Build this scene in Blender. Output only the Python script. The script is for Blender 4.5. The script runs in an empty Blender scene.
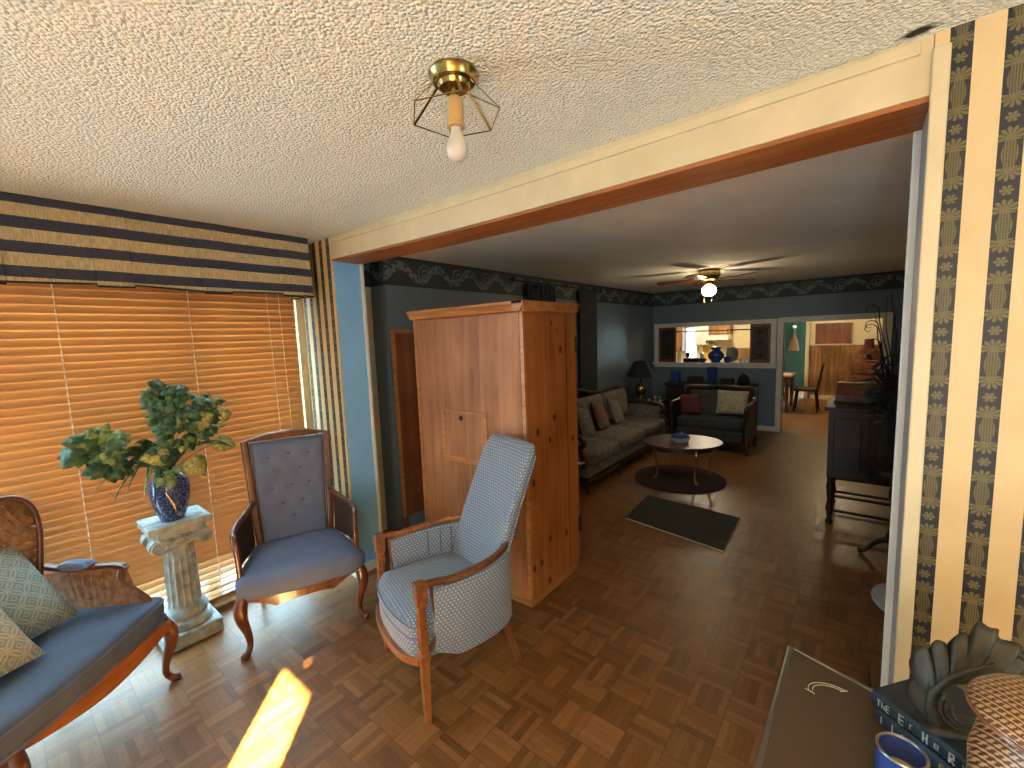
import bpy, bmesh, math, random
from mathutils import Vector, Matrix, noise as mnoise
from math import sin, cos, pi, radians, atan2, sqrt
R = random.Random(7)
scn = bpy.context.scene
COL = scn.collection

# ------------------------------------------------------------------ camera
cam_d = bpy.data.cameras.new('camera'); cam = bpy.data.objects.new('camera', cam_d); COL.objects.link(cam)
YAW, PITCH, ROLL = radians(39.0), radians(6.2), radians(-2.14)
f_ = Vector((-sin(YAW)*cos(PITCH), cos(YAW)*cos(PITCH), -sin(PITCH)))
r_ = f_.cross(Vector((0, 0, 1))).normalized(); u_ = r_.cross(f_)
rr = cos(ROLL)*r_ + sin(ROLL)*u_; uu = -sin(ROLL)*r_ + cos(ROLL)*u_
m = Matrix((rr, uu, -f_)).transposed().to_4x4(); m.translation = (0, 0, 1.72)
cam.matrix_world = m
cam_d.sensor_width = 36; cam_d.lens = 432/1024*36; cam_d.clip_start = .02
scn.camera = cam

# ------------------------------------------------------------------ light & exposure
scn.view_settings.view_transform = 'Standard'; scn.view_settings.look = 'None'
scn.view_settings.gamma = 1; scn.view_settings.use_curve_mapping = False
scn.view_settings.exposure = 1.25
w = bpy.data.worlds.new('sky'); scn.world = w; w.use_nodes = True
w.node_tree.nodes['Background'].inputs[0].default_value = (.52, .85, .97, 1)
w.node_tree.nodes['Background'].inputs[1].default_value = 10
scn.cycles.max_bounces = 8; scn.cycles.diffuse_bounces = 5; scn.cycles.transparent_max_bounces = 24
scn.cycles.sample_clamp_indirect = 6
scn.cycles.caustics_reflective = False; scn.cycles.caustics_refractive = False

def lamp(name, kind, loc, energy, color, **k):
    d = bpy.data.lights.new(name, kind); d.energy = energy; d.color = color
    o = bpy.data.objects.new(name, d); COL.objects.link(o); o.location = loc
    for a, b in k.items():
        if a == 'aim': o.rotation_euler = Vector(b).to_track_quat('-Z', 'Y').to_euler()
        elif a == 'portal': d.cycles.is_portal = True
        else: setattr(d, a, b)
    return o
lamp('sun', 'SUN', (3, -4, 4), 150, (1, .82, .34), aim=(-.7071, .7071, -.577), angle=radians(.6))
lamp('side_window_daylight', 'AREA', (2.28, .825, 1.43), 1, (1, 1, 1), aim=(-1, 0, 0), shape='RECTANGLE', size=.65, size_y=1.45, portal=True)
lamp('rear_door_daylight', 'AREA', (.275, -1.66, 1.0), 1, (1, 1, 1), aim=(0, 1, 0), shape='RECTANGLE', size=.31, size_y=2, portal=True)
lamp('front_window_daylight', 'AREA', (-3.47, -.7, 1.15), 1, (1, 1, 1), aim=(1, 0, 0), shape='RECTANGLE', size=1.0, size_y=1.9, portal=True)
lamp('kitchen_light', 'POINT', (-2.6, 10.2, 2.2), 38, (1, .86, .62), shadow_soft_size=.15)
lamp('kitchen_corner_light', 'POINT', (-3.9, 10.6, 2.2), 14, (1, .88, .7), shadow_soft_size=.15)
lamp('dining_light', 'POINT', (-.3, 10.9, 2.2), 16, (1, .80, .5), shadow_soft_size=.15)

# ------------------------------------------------------------------ node helpers
class NT:
    def __init__(s, name):
        s.m = bpy.data.materials.new(name); s.m.use_nodes = True; s.t = s.m.node_tree
        s.b = s.t.nodes['Principled BSDF']; s.out = s.t.nodes['Material Output']
        s.co = s.t.nodes.new('ShaderNodeTexCoord')
    def link(s, a, b): s.t.links.new(a, b)
    def setin(s, sock, v):
        if hasattr(v, 'is_linked') or isinstance(v, bpy.types.NodeSocket): s.link(v, sock)
        else: sock.default_value = v
    def m_(s, op, a, b=0.0, c=None):
        n = s.t.nodes.new('ShaderNodeMath'); n.operation = op
        s.setin(n.inputs[0], a); s.setin(n.inputs[1], b)
        if c is not None: s.setin(n.inputs[2], c)
        return n.outputs[0]
    def xyz(s, kind='Object', rot=None, scale=None):
        v = s.co.outputs[kind]
        if rot or scale:
            mp = s.t.nodes.new('ShaderNodeMapping'); s.link(v, mp.inputs[0])
            if rot: mp.inputs[2].default_value = rot
            if scale: mp.inputs[3].default_value = scale
            v = mp.outputs[0]
        return v
    def sep(s, v):
        n = s.t.nodes.new('ShaderNodeSeparateXYZ'); s.link(v, n.inputs[0]); return n.outputs
    def comb(s, x, y, z=0.0):
        n = s.t.nodes.new('ShaderNodeCombineXYZ')
        for i, v in enumerate((x, y, z)): s.setin(n.inputs[i], v)
        return n.outputs[0]
    def noise(s, v, scale, detail=3, rough=.5, dist=0, color=False):
        n = s.t.nodes.new('ShaderNodeTexNoise'); s.link(v, n.inputs['Vector'])
        n.inputs['Scale'].default_value = scale; n.inputs['Detail'].default_value = detail
        n.inputs['Roughness'].default_value = rough; n.inputs['Distortion'].default_value = dist
        return n.outputs[1 if color else 0]
    def voro(s, v, scale, out='Distance', feature='F1'):
        n = s.t.nodes.new('ShaderNodeTexVoronoi'); s.link(v, n.inputs['Vector']); n.feature = feature
        n.inputs['Scale'].default_value = scale; return n.outputs[out]
    def white(s, v):
        n = s.t.nodes.new('ShaderNodeTexWhiteNoise'); n.noise_dimensions = '3D'; s.link(v, n.inputs[0]); return n.outputs[0]
    def wave(s, v, scale, dist=0, detail=2, dscale=1, direction='X', kind='BANDS'):
        n = s.t.nodes.new('ShaderNodeTexWave'); s.link(v, n.inputs[0]); n.wave_type = kind
        if kind == 'BANDS': n.bands_direction = direction
        n.inputs['Scale'].default_value = scale; n.inputs['Distortion'].default_value = dist
        n.inputs['Detail'].default_value = detail; n.inputs['Detail Scale'].default_value = dscale
        return n.outputs['Fac']
    def ramp(s, fac, stops, interp='LINEAR'):
        n = s.t.nodes.new('ShaderNodeValToRGB'); s.link(fac, n.inputs[0]); n.color_ramp.interpolation = interp
        e = n.color_ramp.elements
        while len(e) < len(stops): e.new(.5)
        for i, (p, c) in enumerate(stops): e[i].position = p; e[i].color = (*c, 1) if len(c) == 3 else c
        return n.outputs[0]
    def mix(s, fac, a, b, mode='MIX'):
        n = s.t.nodes.new('ShaderNodeMix'); n.data_type = 'RGBA'; n.blend_type = mode
        s.setin(n.inputs[0], fac)
        for i, v in ((6, a), (7, b)):
            if isinstance(v, tuple): n.inputs[i].default_value = (*v, 1)
            else: s.link(v, n.inputs[i])
        return n.outputs[2]
    def bump(s, h, strength=.5, dist=.01):
        n = s.t.nodes.new('ShaderNodeBump'); s.link(h, n.inputs['Height'])
        n.inputs['Strength'].default_value = strength; n.inputs['Distance'].default_value = dist
        s.link(n.outputs[0], s.b.inputs['Normal']); return n
    def set(s, color=None, rough=None, metal=None, **k):
        if color is not None:
            if isinstance(color, tuple): s.b.inputs['Base Color'].default_value = (*color, 1)
            else: s.link(color, s.b.inputs['Base Color'])
        if rough is not None: s.setin(s.b.inputs['Roughness'], rough)
        if metal is not None: s.b.inputs['Metallic'].default_value = metal
        for a, v in k.items(): s.setin(s.b.inputs[a.replace('_', ' ')], v)
        return s.m
def flat(name, c, rough=.6, metal=0., var=.12, scale=14, bump=0.0, **k):
    n = NT(name); v = n.xyz(); f = n.noise(v, scale, 4)
    a = tuple(x*(1-var) for x in c); b = tuple(min(1, x*(1+var)) for x in c)
    n.set(n.ramp(f, [(.3, a), (.7, b)]), rough, metal, **k)
    if bump: n.bump(n.noise(v, scale*8, 3), bump, .004)
    return n.m
def wood(name, dark, mid, light, scale=1., axis=2, rough=.4, knots=False, coat=0.):
    n = NT(name); sc = [14*scale]*3; sc[axis] = 1.0*scale
    v = n.xyz(scale=tuple(sc)); g = n.noise(v, 1.6, 5, .6, 1.2)
    g2 = n.noise(v, 9, 3, .6); big = n.noise(n.xyz(), 2.2, 3)
    fac = n.m_('ADD', n.m_('MULTIPLY', g, .75), n.m_('ADD', n.m_('MULTIPLY', g2, .2), n.m_('MULTIPLY', n.m_('SUBTRACT', big, .5), .5)))
    c = n.ramp(fac, [(.28, dark), (.48, mid), (.72, light)])
    if knots:
        s2 = [1.]*3; s2[axis] = .7
        k = n.voro(n.xyz(scale=tuple(s2)), 8.5)
        c = n.mix(n.ramp(k, [(.13, (1, 1, 1)), (.17, (0, 0, 0))]), c, (.045, .012, .004))
    n.set(c, rough); n.b.inputs['Coat Weight'].default_value = coat; n.bump(g2, .12, .003)
    return n.m

M = {}
# parquet floor: square blocks of five fingers laid in alternating directions
def parquet():
    n = NT('parquet_floor'); x, y, z = n.sep(n.xyz())
    T = .1585
    tx, ty = n.m_('DIVIDE', n.m_('ADD', x, .57+T*40), T), n.m_('DIVIDE', n.m_('ADD', y, -2.07+T*40), T)
    ix, iy = n.m_('FLOOR', tx), n.m_('FLOOR', ty); fx, fy = n.m_('FRACT', tx), n.m_('FRACT', ty)
    par = n.m_('MODULO', n.m_('ADD', ix, iy), 2.0); par = n.m_('GREATER_THAN', par, .5)
    def sel(a, b): return n.m_('ADD', n.m_('MULTIPLY', par, a), n.m_('MULTIPLY', n.m_('SUBTRACT', 1.0, par), b))
    acr, alo = sel(fx, fy), sel(fy, fx)
    s5 = n.m_('MULTIPLY', acr, 5.0); st = n.m_('FLOOR', s5); sf = n.m_('FRACT', s5)
    rnd = n.white(n.comb(ix, iy, st)); trnd = n.white(n.comb(ix, iy, 50.0))
    ed = n.m_('MINIMUM', n.m_('MINIMUM', fx, n.m_('SUBTRACT', 1.0, fx)), n.m_('MINIMUM', fy, n.m_('SUBTRACT', 1.0, fy)))
    tile_gap = n.m_('LESS_THAN', ed, .012)
    sed = n.m_('MINIMUM', sf, n.m_('SUBTRACT', 1.0, sf)); st_gap = n.m_('LESS_THAN', sed, .045)
    grain = n.noise(n.comb(n.m_('MULTIPLY', acr, 30.0), n.m_('MULTIPLY', alo, 2.5), n.m_('ADD', n.m_('MULTIPLY', rnd, 37.0), ix)), 1.5, 4, .6)
    fac = n.m_('ADD', n.m_('ADD', n.m_('MULTIPLY', rnd, .30), n.m_('MULTIPLY', trnd, .16)), n.m_('MULTIPLY', grain, .50))
    c = n.ramp(fac, [(.15, (.10, .040, .012)), (.45, (.20, .085, .027)), (.80, (.33, .15, .050))])
    worn = n.noise(n.xyz(), 1.1, 3)
    c = n.mix(n.m_('MULTIPLY', tile_gap, .38), c, (.03, .012, .006))
    c = n.mix(n.m_('MULTIPLY', st_gap, .35), c, (.05, .02, .008))
    rough = n.m_('ADD', .24, n.m_('ADD', n.m_('MULTIPLY', rnd, .12), n.m_('MULTIPLY', worn, .16)))
    n.set(c, rough); n.b.inputs['Specular IOR Level'].default_value = .36
    h = n.m_('ADD', n.m_('MULTIPLY', grain, .16), n.m_('ADD', n.m_('MULTIPLY', n.m_('MULTIPLY', n.m_('SUBTRACT', rnd, .5), sf), .6), n.m_('SUBTRACT', 1.0, n.m_('MAXIMUM', tile_gap, n.m_('MULTIPLY', st_gap, .5)))))
    n.bump(h, .45, .0016)
    return n.m
M['floor'] = parquet()

def popcorn():
    n = NT('popcorn_ceiling'); v = n.xyz()
    a = n.noise(v, 130, 3, .6); b = n.voro(v, 105)
    h = n.m_('ADD', n.m_('MULTIPLY', a, .7), n.m_('MULTIPLY', b, -1.3))
    c = n.ramp(a, [(.28, (.48, .46, .37)), (.38, (.78, .79, .70)), (.6, (.84, .87, .79))])
    spk = n.ramp(n.noise(v, 75, 2), [(.66, (0, 0, 0)), (.72, (1, 1, 1))])
    c = n.mix(spk, c, (.40, .33, .24))
    # water stain beside the end of the beam
    x, y, z = n.sep(v); dx = n.m_('SUBTRACT', x, .08); dy = n.m_('SUBTRACT', y, 1.565)
    d = n.m_('SQRT', n.m_('ADD', n.m_('MULTIPLY', dx, dx), n.m_('MULTIPLY', n.m_('MULTIPLY', dy, dy), 3.0)))
    d = n.m_('ADD', d, n.m_('MULTIPLY', n.m_('SUBTRACT', n.noise(v, 30, 3), .5), .05))
    c = n.mix(n.ramp(d, [(.02, (1, 1, 1)), (.045, (0, 0, 0))]), c, (.035, .015, .01))
    n.set(c, .95); n.bump(h, .75, .011); return n.m
M['popcorn'] = popcorn()
M['ceil2'] = flat('smooth_ceiling', (.88, .85, .76), .85, var=.05, scale=3)
M['slate'] = flat('slate_blue_paint', (.125, .18, .235), .5, var=.04, scale=5)
M['blue'] = flat('jamb_paint_blue_daylight', (.22, .52, .95), .45, var=.04, scale=5)  # blue daylight falling on the left jamb is put into this colour
M['greyjamb'] = flat('jamb_paint_no_daylight', (.33, .33, .35), .5, var=.06)  # the same jamb paint, copied without the painted blue daylight
M['cream'] = flat('cream_paint', (.62, .52, .33), .45, var=.06, scale=9)
M['white'] = flat('white_trim_paint', (.72, .72, .68), .4, var=.05, scale=9)
M['outer'] = flat('plain_plaster', (.62, .56, .46), .8, var=.04)
M['stain'] = wood('red_stained_wood', (.20, .06, .014), (.34, .115, .028), (.46, .18, .05), axis=0, rough=.5)

def wallpaper():
    n = NT('striped_wallpaper'); x, y, z = n.sep(n.xyz())
    P = .0952; u = n.m_('FRACT', n.m_('DIVIDE', n.m_('ADD', x, P*50-.143), P))
    navy = n.m_('LESS_THAN', u, .44)
    a = n.m_('SUBTRACT', n.m_('MULTIPLY', u, P), .22*P)           # metres from stripe centre
    per = .168; v = n.m_('MULTIPLY', n.m_('FRACT', n.m_('DIVIDE', z, per)), per)
    def rosette(cz, rad, k, up=0, squash=1.0):
        dz = n.m_('SUBTRACT', v, cz); rr = n.m_('SQRT', n.m_('ADD', n.m_('MULTIPLY', a, a), n.m_('MULTIPLY', n.m_('MULTIPLY', dz, dz), squash)))
        th = n.m_('ARCTAN2', dz, a)
        pet = n.m_('ADD', .62, n.m_('MULTIPLY', n.m_('ABSOLUTE', n.m_('COSINE', n.m_('MULTIPLY', th, k))), .38))
        msk = n.m_('LESS_THAN', rr, n.m_('MULTIPLY', pet, rad))
        slit = n.m_('GREATER_THAN', n.m_('ABSOLUTE', n.m_('COSINE', n.m_('MULTIPLY', th, k))), .33)
        msk = n.m_('MULTIPLY', msk, n.m_('MAXIMUM', slit, n.m_('LESS_THAN', rr, rad*.3)))
        if up: msk = n.m_('MULTIPLY', msk, n.m_('GREATER_THAN', n.m_('MULTIPLY', dz, up), -rad*.35))
        return msk
    g = rosette(.011, .0125, 3.0)
    for cz, up, rad in ((.056, -1, .0245), (.134, 1, .0245)):
        g = n.m_('MAXIMUM', g, rosette(cz, rad, 5.5, up))
    lat = n.m_('GREATER_THAN', n.m_('MULTIPLY', n.m_('SINE', n.m_('MULTIPLY', n.m_('ADD', a, v), 640.0)), n.m_('SINE', n.m_('MULTIPLY', n.m_('SUBTRACT', a, v), 640.0))), -.25)
    zone = n.m_('LESS_THAN', n.m_('ADD', n.m_('ABSOLUTE', a), n.m_('MULTIPLY', n.m_('ABSOLUTE', n.m_('SUBTRACT', v, .095)), .22)), .0155)
    zone = n.m_('MULTIPLY', zone, n.m_('LESS_THAN', n.m_('ABSOLUTE', n.m_('SUBTRACT', v, .095)), .040))
    g = n.m_('MAXIMUM', g, n.m_('MULTIPLY', lat, zone))
    blot = n.noise(n.xyz(), 6, 4)
    cr = n.ramp(blot, [(.25, (.58, .43, .23)), (.6, (.66, .50, .28))])
    spot = n.ramp(n.voro(n.xyz(), 5), [(.035, (1, 1, 1)), (.05, (0, 0, 0))])
    cr = n.mix(n.m_('MULTIPLY', n.m_('MULTIPLY', spot, 1.0), .25), cr, (.5, .25, .08))
    c = n.mix(navy, cr, n.mix(g, (.012, .014, .025), (.125, .105, .045)))
    n.set(c, .55); return n.m
M['wallpaper'] = wallpaper()

def frieze():
    n = NT('scroll_border_paper'); v = n.xyz(); x, y, z = n.sep(v)
    s = n.m_('ADD', x, y); zz = n.m_('SUBTRACT', z, 2.31)
    per = .42; u = n.m_('MULTIPLY', n.m_('SUBTRACT', n.m_('FRACT', n.m_('DIVIDE', n.m_('ADD', s, 20.0), per)), .5), per)
    r = n.m_('SQRT', n.m_('ADD', n.m_('MULTIPLY', u, u), n.m_('MULTIPLY', zz, zz))); th = n.m_('ARCTAN2', zz, u)
    sp = n.m_('FRACT', n.m_('ADD', n.m_('MULTIPLY', r, 24.0), n.m_('DIVIDE', th, 2*pi)))
    line = n.m_('MULTIPLY', n.m_('LESS_THAN', sp, .34), n.m_('LESS_THAN', r, .085))
    stem = n.m_('ABSOLUTE', n.m_('SUBTRACT', zz, n.m_('MULTIPLY', n.m_('SINE', n.m_('MULTIPLY', s, 2*pi/per)), .06)))
    leaf = n.m_('MULTIPLY', n.m_('LESS_THAN', stem, .040), n.m_('GREATER_THAN', n.noise(v, 34, 3), .46))
    g = n.m_('MULTIPLY', n.m_('MAXIMUM', line, leaf), n.m_('LESS_THAN', n.m_('ABSOLUTE', zz), .095))
    g = n.m_('MULTIPLY', g, n.m_('ADD', .35, n.noise(v, 16, 3)))
    c = n.mix(g, (.028, .034, .040), (.15, .20, .19))
    edge = n.m_('GREATER_THAN', n.m_('ABSOLUTE', zz), .108); c = n.mix(edge, c, (.012, .016, .02))
    n.set(c, .6); return n.m
M['frieze'] = frieze()

def valance_mat():
    n = NT('striped_valance_fabric'); x, y, z = n.sep(n.xyz())
    t = n.m_('DIVIDE', n.m_('SUBTRACT', 2.445, z), .40)
    g = n.noise(n.comb(n.m_('MULTIPLY', y, 60.0), n.m_('MULTIPLY', z, 8.0)), 3, 3)
    tan = n.ramp(g, [(.3, (.34, .27, .15)), (.7, (.58, .49, .31))])
    nv = n.ramp(g, [(.3, (.030, .034, .062)), (.7, (.046, .052, .088))])
    msk = n.ramp(t, [(0, (0, 0, 0)), (.107, (1, 1, 1)), (.252, (0, 0, 0)), (.385, (1, 1, 1)), (.53, (0, 0, 0)), (.658, (1, 1, 1)), (.808, (0, 0, 0)), (.936, (1, 1, 1)), (.985, (0, 0, 0))], 'CONSTANT')
    n.set(n.mix(msk, nv, tan), .9); n.bump(g, .3, .002); return n.m
M['valance'] = valance_mat()

def blind_mat():
    n = NT('orange_wood_slats'); v = n.xyz(scale=(20, 1.2, 20)); g = n.noise(v, 3, 4)
    big = n.noise(n.xyz(), 2.0, 2)
    c = n.ramp(n.m_('ADD', n.m_('MULTIPLY', g, .6), n.m_('MULTIPLY', big, .4)), [(.3, (.42, .19, .07)), (.7, (.62, .32, .125))])
    n.set(c, .38)
    tr = n.t.nodes.new('ShaderNodeBsdfTranslucent'); tr.inputs[0].default_value = (.80, .42, .16, 1)
    mx = n.t.nodes.new('ShaderNodeMixShader'); mx.inputs[0].default_value = .09
    n.link(n.b.outputs[0], mx.inputs[1]); n.link(tr.outputs[0], mx.inputs[2]); n.link(mx.outputs[0], n.out.inputs[0])
    return n.m
M['blind'] = blind_mat()
M['cord'] = flat('white_cord', (.8, .74, .62), .7)

def dotted(name, base, dot, pitch=.019, rad=.0036, rough=.85):
    n = NT(name); x, y, z = n.sep(n.xyz())
    nrm = n.t.nodes.new('ShaderNodeNewGeometry')
    # dots on a plane pattern: use horizontal run (x+y projected) and height, plus a top layout
    s = n.sep(n.t.nodes.new('ShaderNodeNewGeometry').outputs['Normal'])
    top = n.m_('GREATER_THAN', n.m_('ABSOLUTE', s[2]), .75)
    side = n.m_('GREATER_THAN', n.m_('ABSOLUTE', n.m_('ADD', n.m_('MULTIPLY', s[0], .954), n.m_('MULTIPLY', s[1], -.30))), .7)
    def pick(k, a, b): return n.m_('ADD', n.m_('MULTIPLY', k, a), n.m_('MULTIPLY', n.m_('SUBTRACT', 1.0, k), b))
    U = pick(top, x, pick(side, y, x)); V = pick(top, y, z)
    V = n.m_('DIVIDE', n.m_('ADD', V, 5.0), pitch*.8); row = n.m_('FLOOR', V)
    U = n.m_('ADD', n.m_('DIVIDE', n.m_('ADD', U, 5.0), pitch), n.m_('MULTIPLY', n.m_('MODULO', row, 2.0), .5))
    fu, fv = n.m_('SUBTRACT', n.m_('FRACT', U), .5), n.m_('SUBTRACT', n.m_('FRACT', V), .5)
    d = n.m_('SQRT', n.m_('ADD', n.m_('MULTIPLY', fu, fu), n.m_('MULTIPLY', fv, fv)))
    k = n.m_('LESS_THAN', d, rad/pitch*1.1)
    wv = n.noise(n.xyz(), 120, 2)
    b = n.ramp(wv, [(.3, tuple(i*.85 for i in base)), (.7, tuple(i*1.12 for i in base))])
    n.set(n.mix(k, b, dot), rough); n.b.inputs['Sheen Weight'].default_value = .2; n.bump(wv, .3, .002)
    return n.m
M['dotted'] = dotted('dotted_blue_grey_fabric', (.15, .205, .30), (.50, .51, .50))
M['bluefab'] = flat('blue_grey_upholstery', (.125, .155, .265), .75, var=.1, scale=9, bump=.25)
M['bluefab2'] = flat('dusky_blue_upholstery', (.075, .115, .20), .75, var=.1, scale=9, bump=.25)
M['mahog'] = wood('polished_mahogany', (.045, .010, .004), (.11, .026, .009), (.21, .058, .02), rough=.28, coat=.4)
M['walnut'] = wood('worn_walnut', (.07, .022, .008), (.17, .06, .02), (.30, .12, .045), rough=.35, coat=.3)
M['oak'] = wood('orange_brown_frame_wood', (.12, .035, .010), (.26, .085, .024), (.40, .15, .05), rough=.35, coat=.3, axis=0)
M['darkwood'] = wood('very_dark_wood', (.010, .004, .003), (.024, .009, .006), (.05, .018, .010), rough=.5)
M['redwood'] = wood('red_brown_table_wood', (.035, .010, .005), (.085, .022, .010), (.15, .045, .02), rough=.38, coat=.15, axis=0)
M['pine'] = wood('knotty_pine', (.20, .055, .012), (.34, .11, .026), (.46, .18, .05), rough=.4, knots=True, scale=.8)
M['ply'] = wood('aged_plywood_back', (.20, .078, .030), (.34, .145, .058), (.48, .23, .105), rough=.55, scale=.5)
M['pinetrim'] = wood('light_pine_moulding', (.26, .09, .02), (.42, .17, .05), (.58, .28, .10), rough=.4, axis=0)
M['cabwood'] = wood('mottled_dark_veneer', (.08, .024, .010), (.18, .058, .024), (.30, .11, .05), rough=.45, scale=.4)
M['panelwood'] = wood('vertical_plank_panelling', (.10, .04, .012), (.26, .12, .035), (.46, .25, .09), rough=.4, scale=.5)
M['brass'] = flat('polished_brass', (.40, .27, .09), .26, 1., var=.2, scale=30)
M['chrome'] = flat('brushed_metal', (.50, .49, .46), .28, 1.)
M['black'] = flat('black_paint', (.009, .009, .011), .85)
M['iron'] = flat('dark_iron', (.03, .028, .026), .5, .6)

def cane():
    n = NT('woven_cane'); x, y, z = n.sep(n.xyz())
    s = n.m_('ADD', x, y); P = .0135
    fu = n.m_('SUBTRACT', n.m_('FRACT', n.m_('DIVIDE', n.m_('ADD', s, 9.0), P)), .5)
    fv = n.m_('SUBTRACT', n.m_('FRACT', n.m_('DIVIDE', n.m_('ADD', z, 9.0), P)), .5)
    d = n.m_('SQRT', n.m_('ADD', n.m_('MULTIPLY', fu, fu), n.m_('MULTIPLY', fv, fv)))
    hole = n.m_('LESS_THAN', d, .27)
    n.set(n.ramp(n.noise(n.xyz(), 40, 2), [(.3, (.13, .055, .022)), (.7, (.30, .15, .065))]), .5)
    tr = n.t.nodes.new('ShaderNodeBsdfTransparent'); mx = n.t.nodes.new('ShaderNodeMixShader')
    n.link(hole, mx.inputs[0]); n.link(n.b.outputs[0], mx.inputs[1]); n.link(tr.outputs[0], mx.inputs[2]); n.link(mx.outputs[0], n.out.inputs[0])
    return n.m
M['cane'] = cane()
M['caneback'] = flat('dark_open_cane', (.055, .022, .012), .5, var=.4, scale=60)

def circles(name, base, line, P=.085):
    n = NT(name); x, y, z = n.sep(n.xyz('Object'))
    def ring(ox, oy):
        fu = n.m_('SUBTRACT', n.m_('FRACT', n.m_('ADD', n.m_('DIVIDE', x, P), 20+ox)), .5)
        fv = n.m_('SUBTRACT', n.m_('FRACT', n.m_('ADD', n.m_('DIVIDE', y, P), 20+oy)), .5)
        d = n.m_('SQRT', n.m_('ADD', n.m_('MULTIPLY', fu, fu), n.m_('MULTIPLY', fv, fv)))
        a = n.m_('LESS_THAN', n.m_('ABSOLUTE', n.m_('SUBTRACT', d, .46)), .03)
        b = n.m_('LESS_THAN', n.m_('ABSOLUTE', n.m_('SUBTRACT', d, .30)), .012)
        q = n.m_('ADD', n.m_('ABSOLUTE', fu), n.m_('ABSOLUTE', fv)); e = n.m_('LESS_THAN', n.m_('ABSOLUTE', n.m_('SUBTRACT', q, .13)), .03)
        return n.m_('MAXIMUM', a, n.m_('MAXIMUM', b, e))
    k = n.m_('MAXIMUM', ring(0, 0), ring(.5, .5)); f = n.noise(n.xyz(), 60, 3)
    b = n.ramp(f, [(.3, tuple(i*.8 for i in base)), (.7, tuple(i*1.15 for i in base))])
    n.set(n.mix(n.m_('MULTIPLY', k, .8), b, line), .85); n.bump(f, .3, .003); return n.m
M['pillow1'] = circles('circle_print_grey_green', (.21, .27, .26), (.42, .45, .40))
M['pillow2'] = circles('circle_print_tan', (.40, .35, .25), (.62, .56, .44))
M['stone'] = flat('weathered_grey_stone', (.34, .38, .38), .8, var=.35, scale=22, bump=.5)
def speck():
    n = NT('speckled_cobalt_glaze'); v = n.xyz()
    k = n.m_('GREATER_THAN', n.noise(v, 130, 3, .6), .56)
    n.set(n.mix(k, (.010, .022, .11), (.16, .22, .38)), .08); n.b.inputs['Coat Weight'].default_value = .6; return n.m
M['speck'] = speck()
def leafmat(name, a, b, c, sc=26):
    n = NT(name); f = n.noise(n.xyz(), sc, 4, .6)
    n.set(n.ramp(f, [(.32, a), (.52, b), (.72, c)]), .45); return n.m
M['leaf'] = leafmat('green_ivy_leaves', (.012, .05, .028), (.035, .115, .055), (.16, .25, .12))
M['leaf2'] = leafmat('variegated_leaves', (.10, .14, .03), (.36, .38, .14), (.58, .55, .26), 60)
M['leaf3'] = leafmat('pale_green_leaves', (.08, .17, .05), (.20, .32, .11), (.36, .44, .2), 40)
M['stem'] = flat('green_stem', (.09, .12, .04), .6)
M['darkleaf'] = leafmat('dusty_dark_fronds', (.010, .014, .012), (.025, .03, .026), (.07, .075, .065), 30)
M['glassbulb'] = flat('frosted_bulb_glass', (.58, .54, .48), .3, var=.03)
M['tansocket'] = flat('tan_socket_sleeve', (.52, .33, .13), .45, var=.08)
def emis(name, c, s):
    n = NT(name); n.set(c, .5); n.b.inputs['Emission Color'].default_value = (*c, 1); n.b.inputs['Emission Strength'].default_value = s; return n.m
M['glow'] = emis('lit_frosted_glass', (1, .82, .50), 14)
def shade():
    n = NT('cream_lamp_shade_cloth'); n.set((.75, .66, .48), .9)
    tr = n.t.nodes.new('ShaderNodeBsdfTranslucent'); tr.inputs[0].default_value = (.95, .80, .55, 1)
    mx = n.t.nodes.new('ShaderNodeMixShader'); mx.inputs[0].default_value = .65
    n.link(n.b.outputs[0], mx.inputs[1]); n.link(tr.outputs[0], mx.inputs[2]); n.link(mx.outputs[0], n.out.inputs[0]); return n.m
M['shade'] = shade()
def glass(name, tint, rough=.02, opac=.25, ior=1.45):
    n = NT(name); n.set(tint, rough)
    tr = n.t.nodes.new('ShaderNodeBsdfTransparent'); tr.inputs[0].default_value = (*tint, 1)
    n.b.inputs['Specular IOR Level'].default_value = .8
    mx = n.t.nodes.new('ShaderNodeMixShader'); mx.inputs[0].default_value = opac
    n.link(tr.outputs[0], mx.inputs[1]); n.link(n.b.outputs[0], mx.inputs[2]); n.link(mx.outputs[0], n.out.inputs[0]); return n.m
M['glass'] = glass('clear_glass', (.95, .97, 1), .02, .06)
M['smoke'] = glass('brown_smoked_glass', (.16, .11, .075), .12, .60)
M['blueglass'] = glass('cobalt_blue_glass', (.05, .10, .42), .04, .7)
M['cleardish'] = glass('clear_cut_glass', (.85, .88, .9), .05, .4)
def floral(name, base, a, b, sc=18):
    n = NT(name); v = n.xyz(); k = n.ramp(n.noise(v, sc, 3, .6, .8), [(.52, (0, 0, 0)), (.57, (1, 1, 1))])
    k2 = n.ramp(n.noise(v, sc*1.4, 2), [(.60, (0, 0, 0)), (.64, (1, 1, 1))])
    n.set(n.mix(k2, n.mix(k, base, a), b), .9); return n.m
M['sofafab'] = floral('grey_floral_sofa_fabric', (.12, .115, .10), (.19, .175, .15), (.16, .10, .085))
M['greyfab'] = flat('dark_grey_green_fabric', (.035, .042, .046), .9, bump=.2)
M['beigefab'] = flat('beige_pillow_fabric', (.18, .155, .125), .9, bump=.2)
M['mauve'] = flat('mauve_brown_fabric', (.15, .075, .055), .9, bump=.2)
M['speckpil'] = floral('cream_speckled_pillow', (.36, .34, .25), (.16, .14, .10), (.5, .47, .36), 60)
M['redfab'] = flat('dark_red_fabric', (.075, .014, .010), .8)
M['curtain'] = flat('slate_curtain_cloth', (.035, .045, .055), .9)
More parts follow.
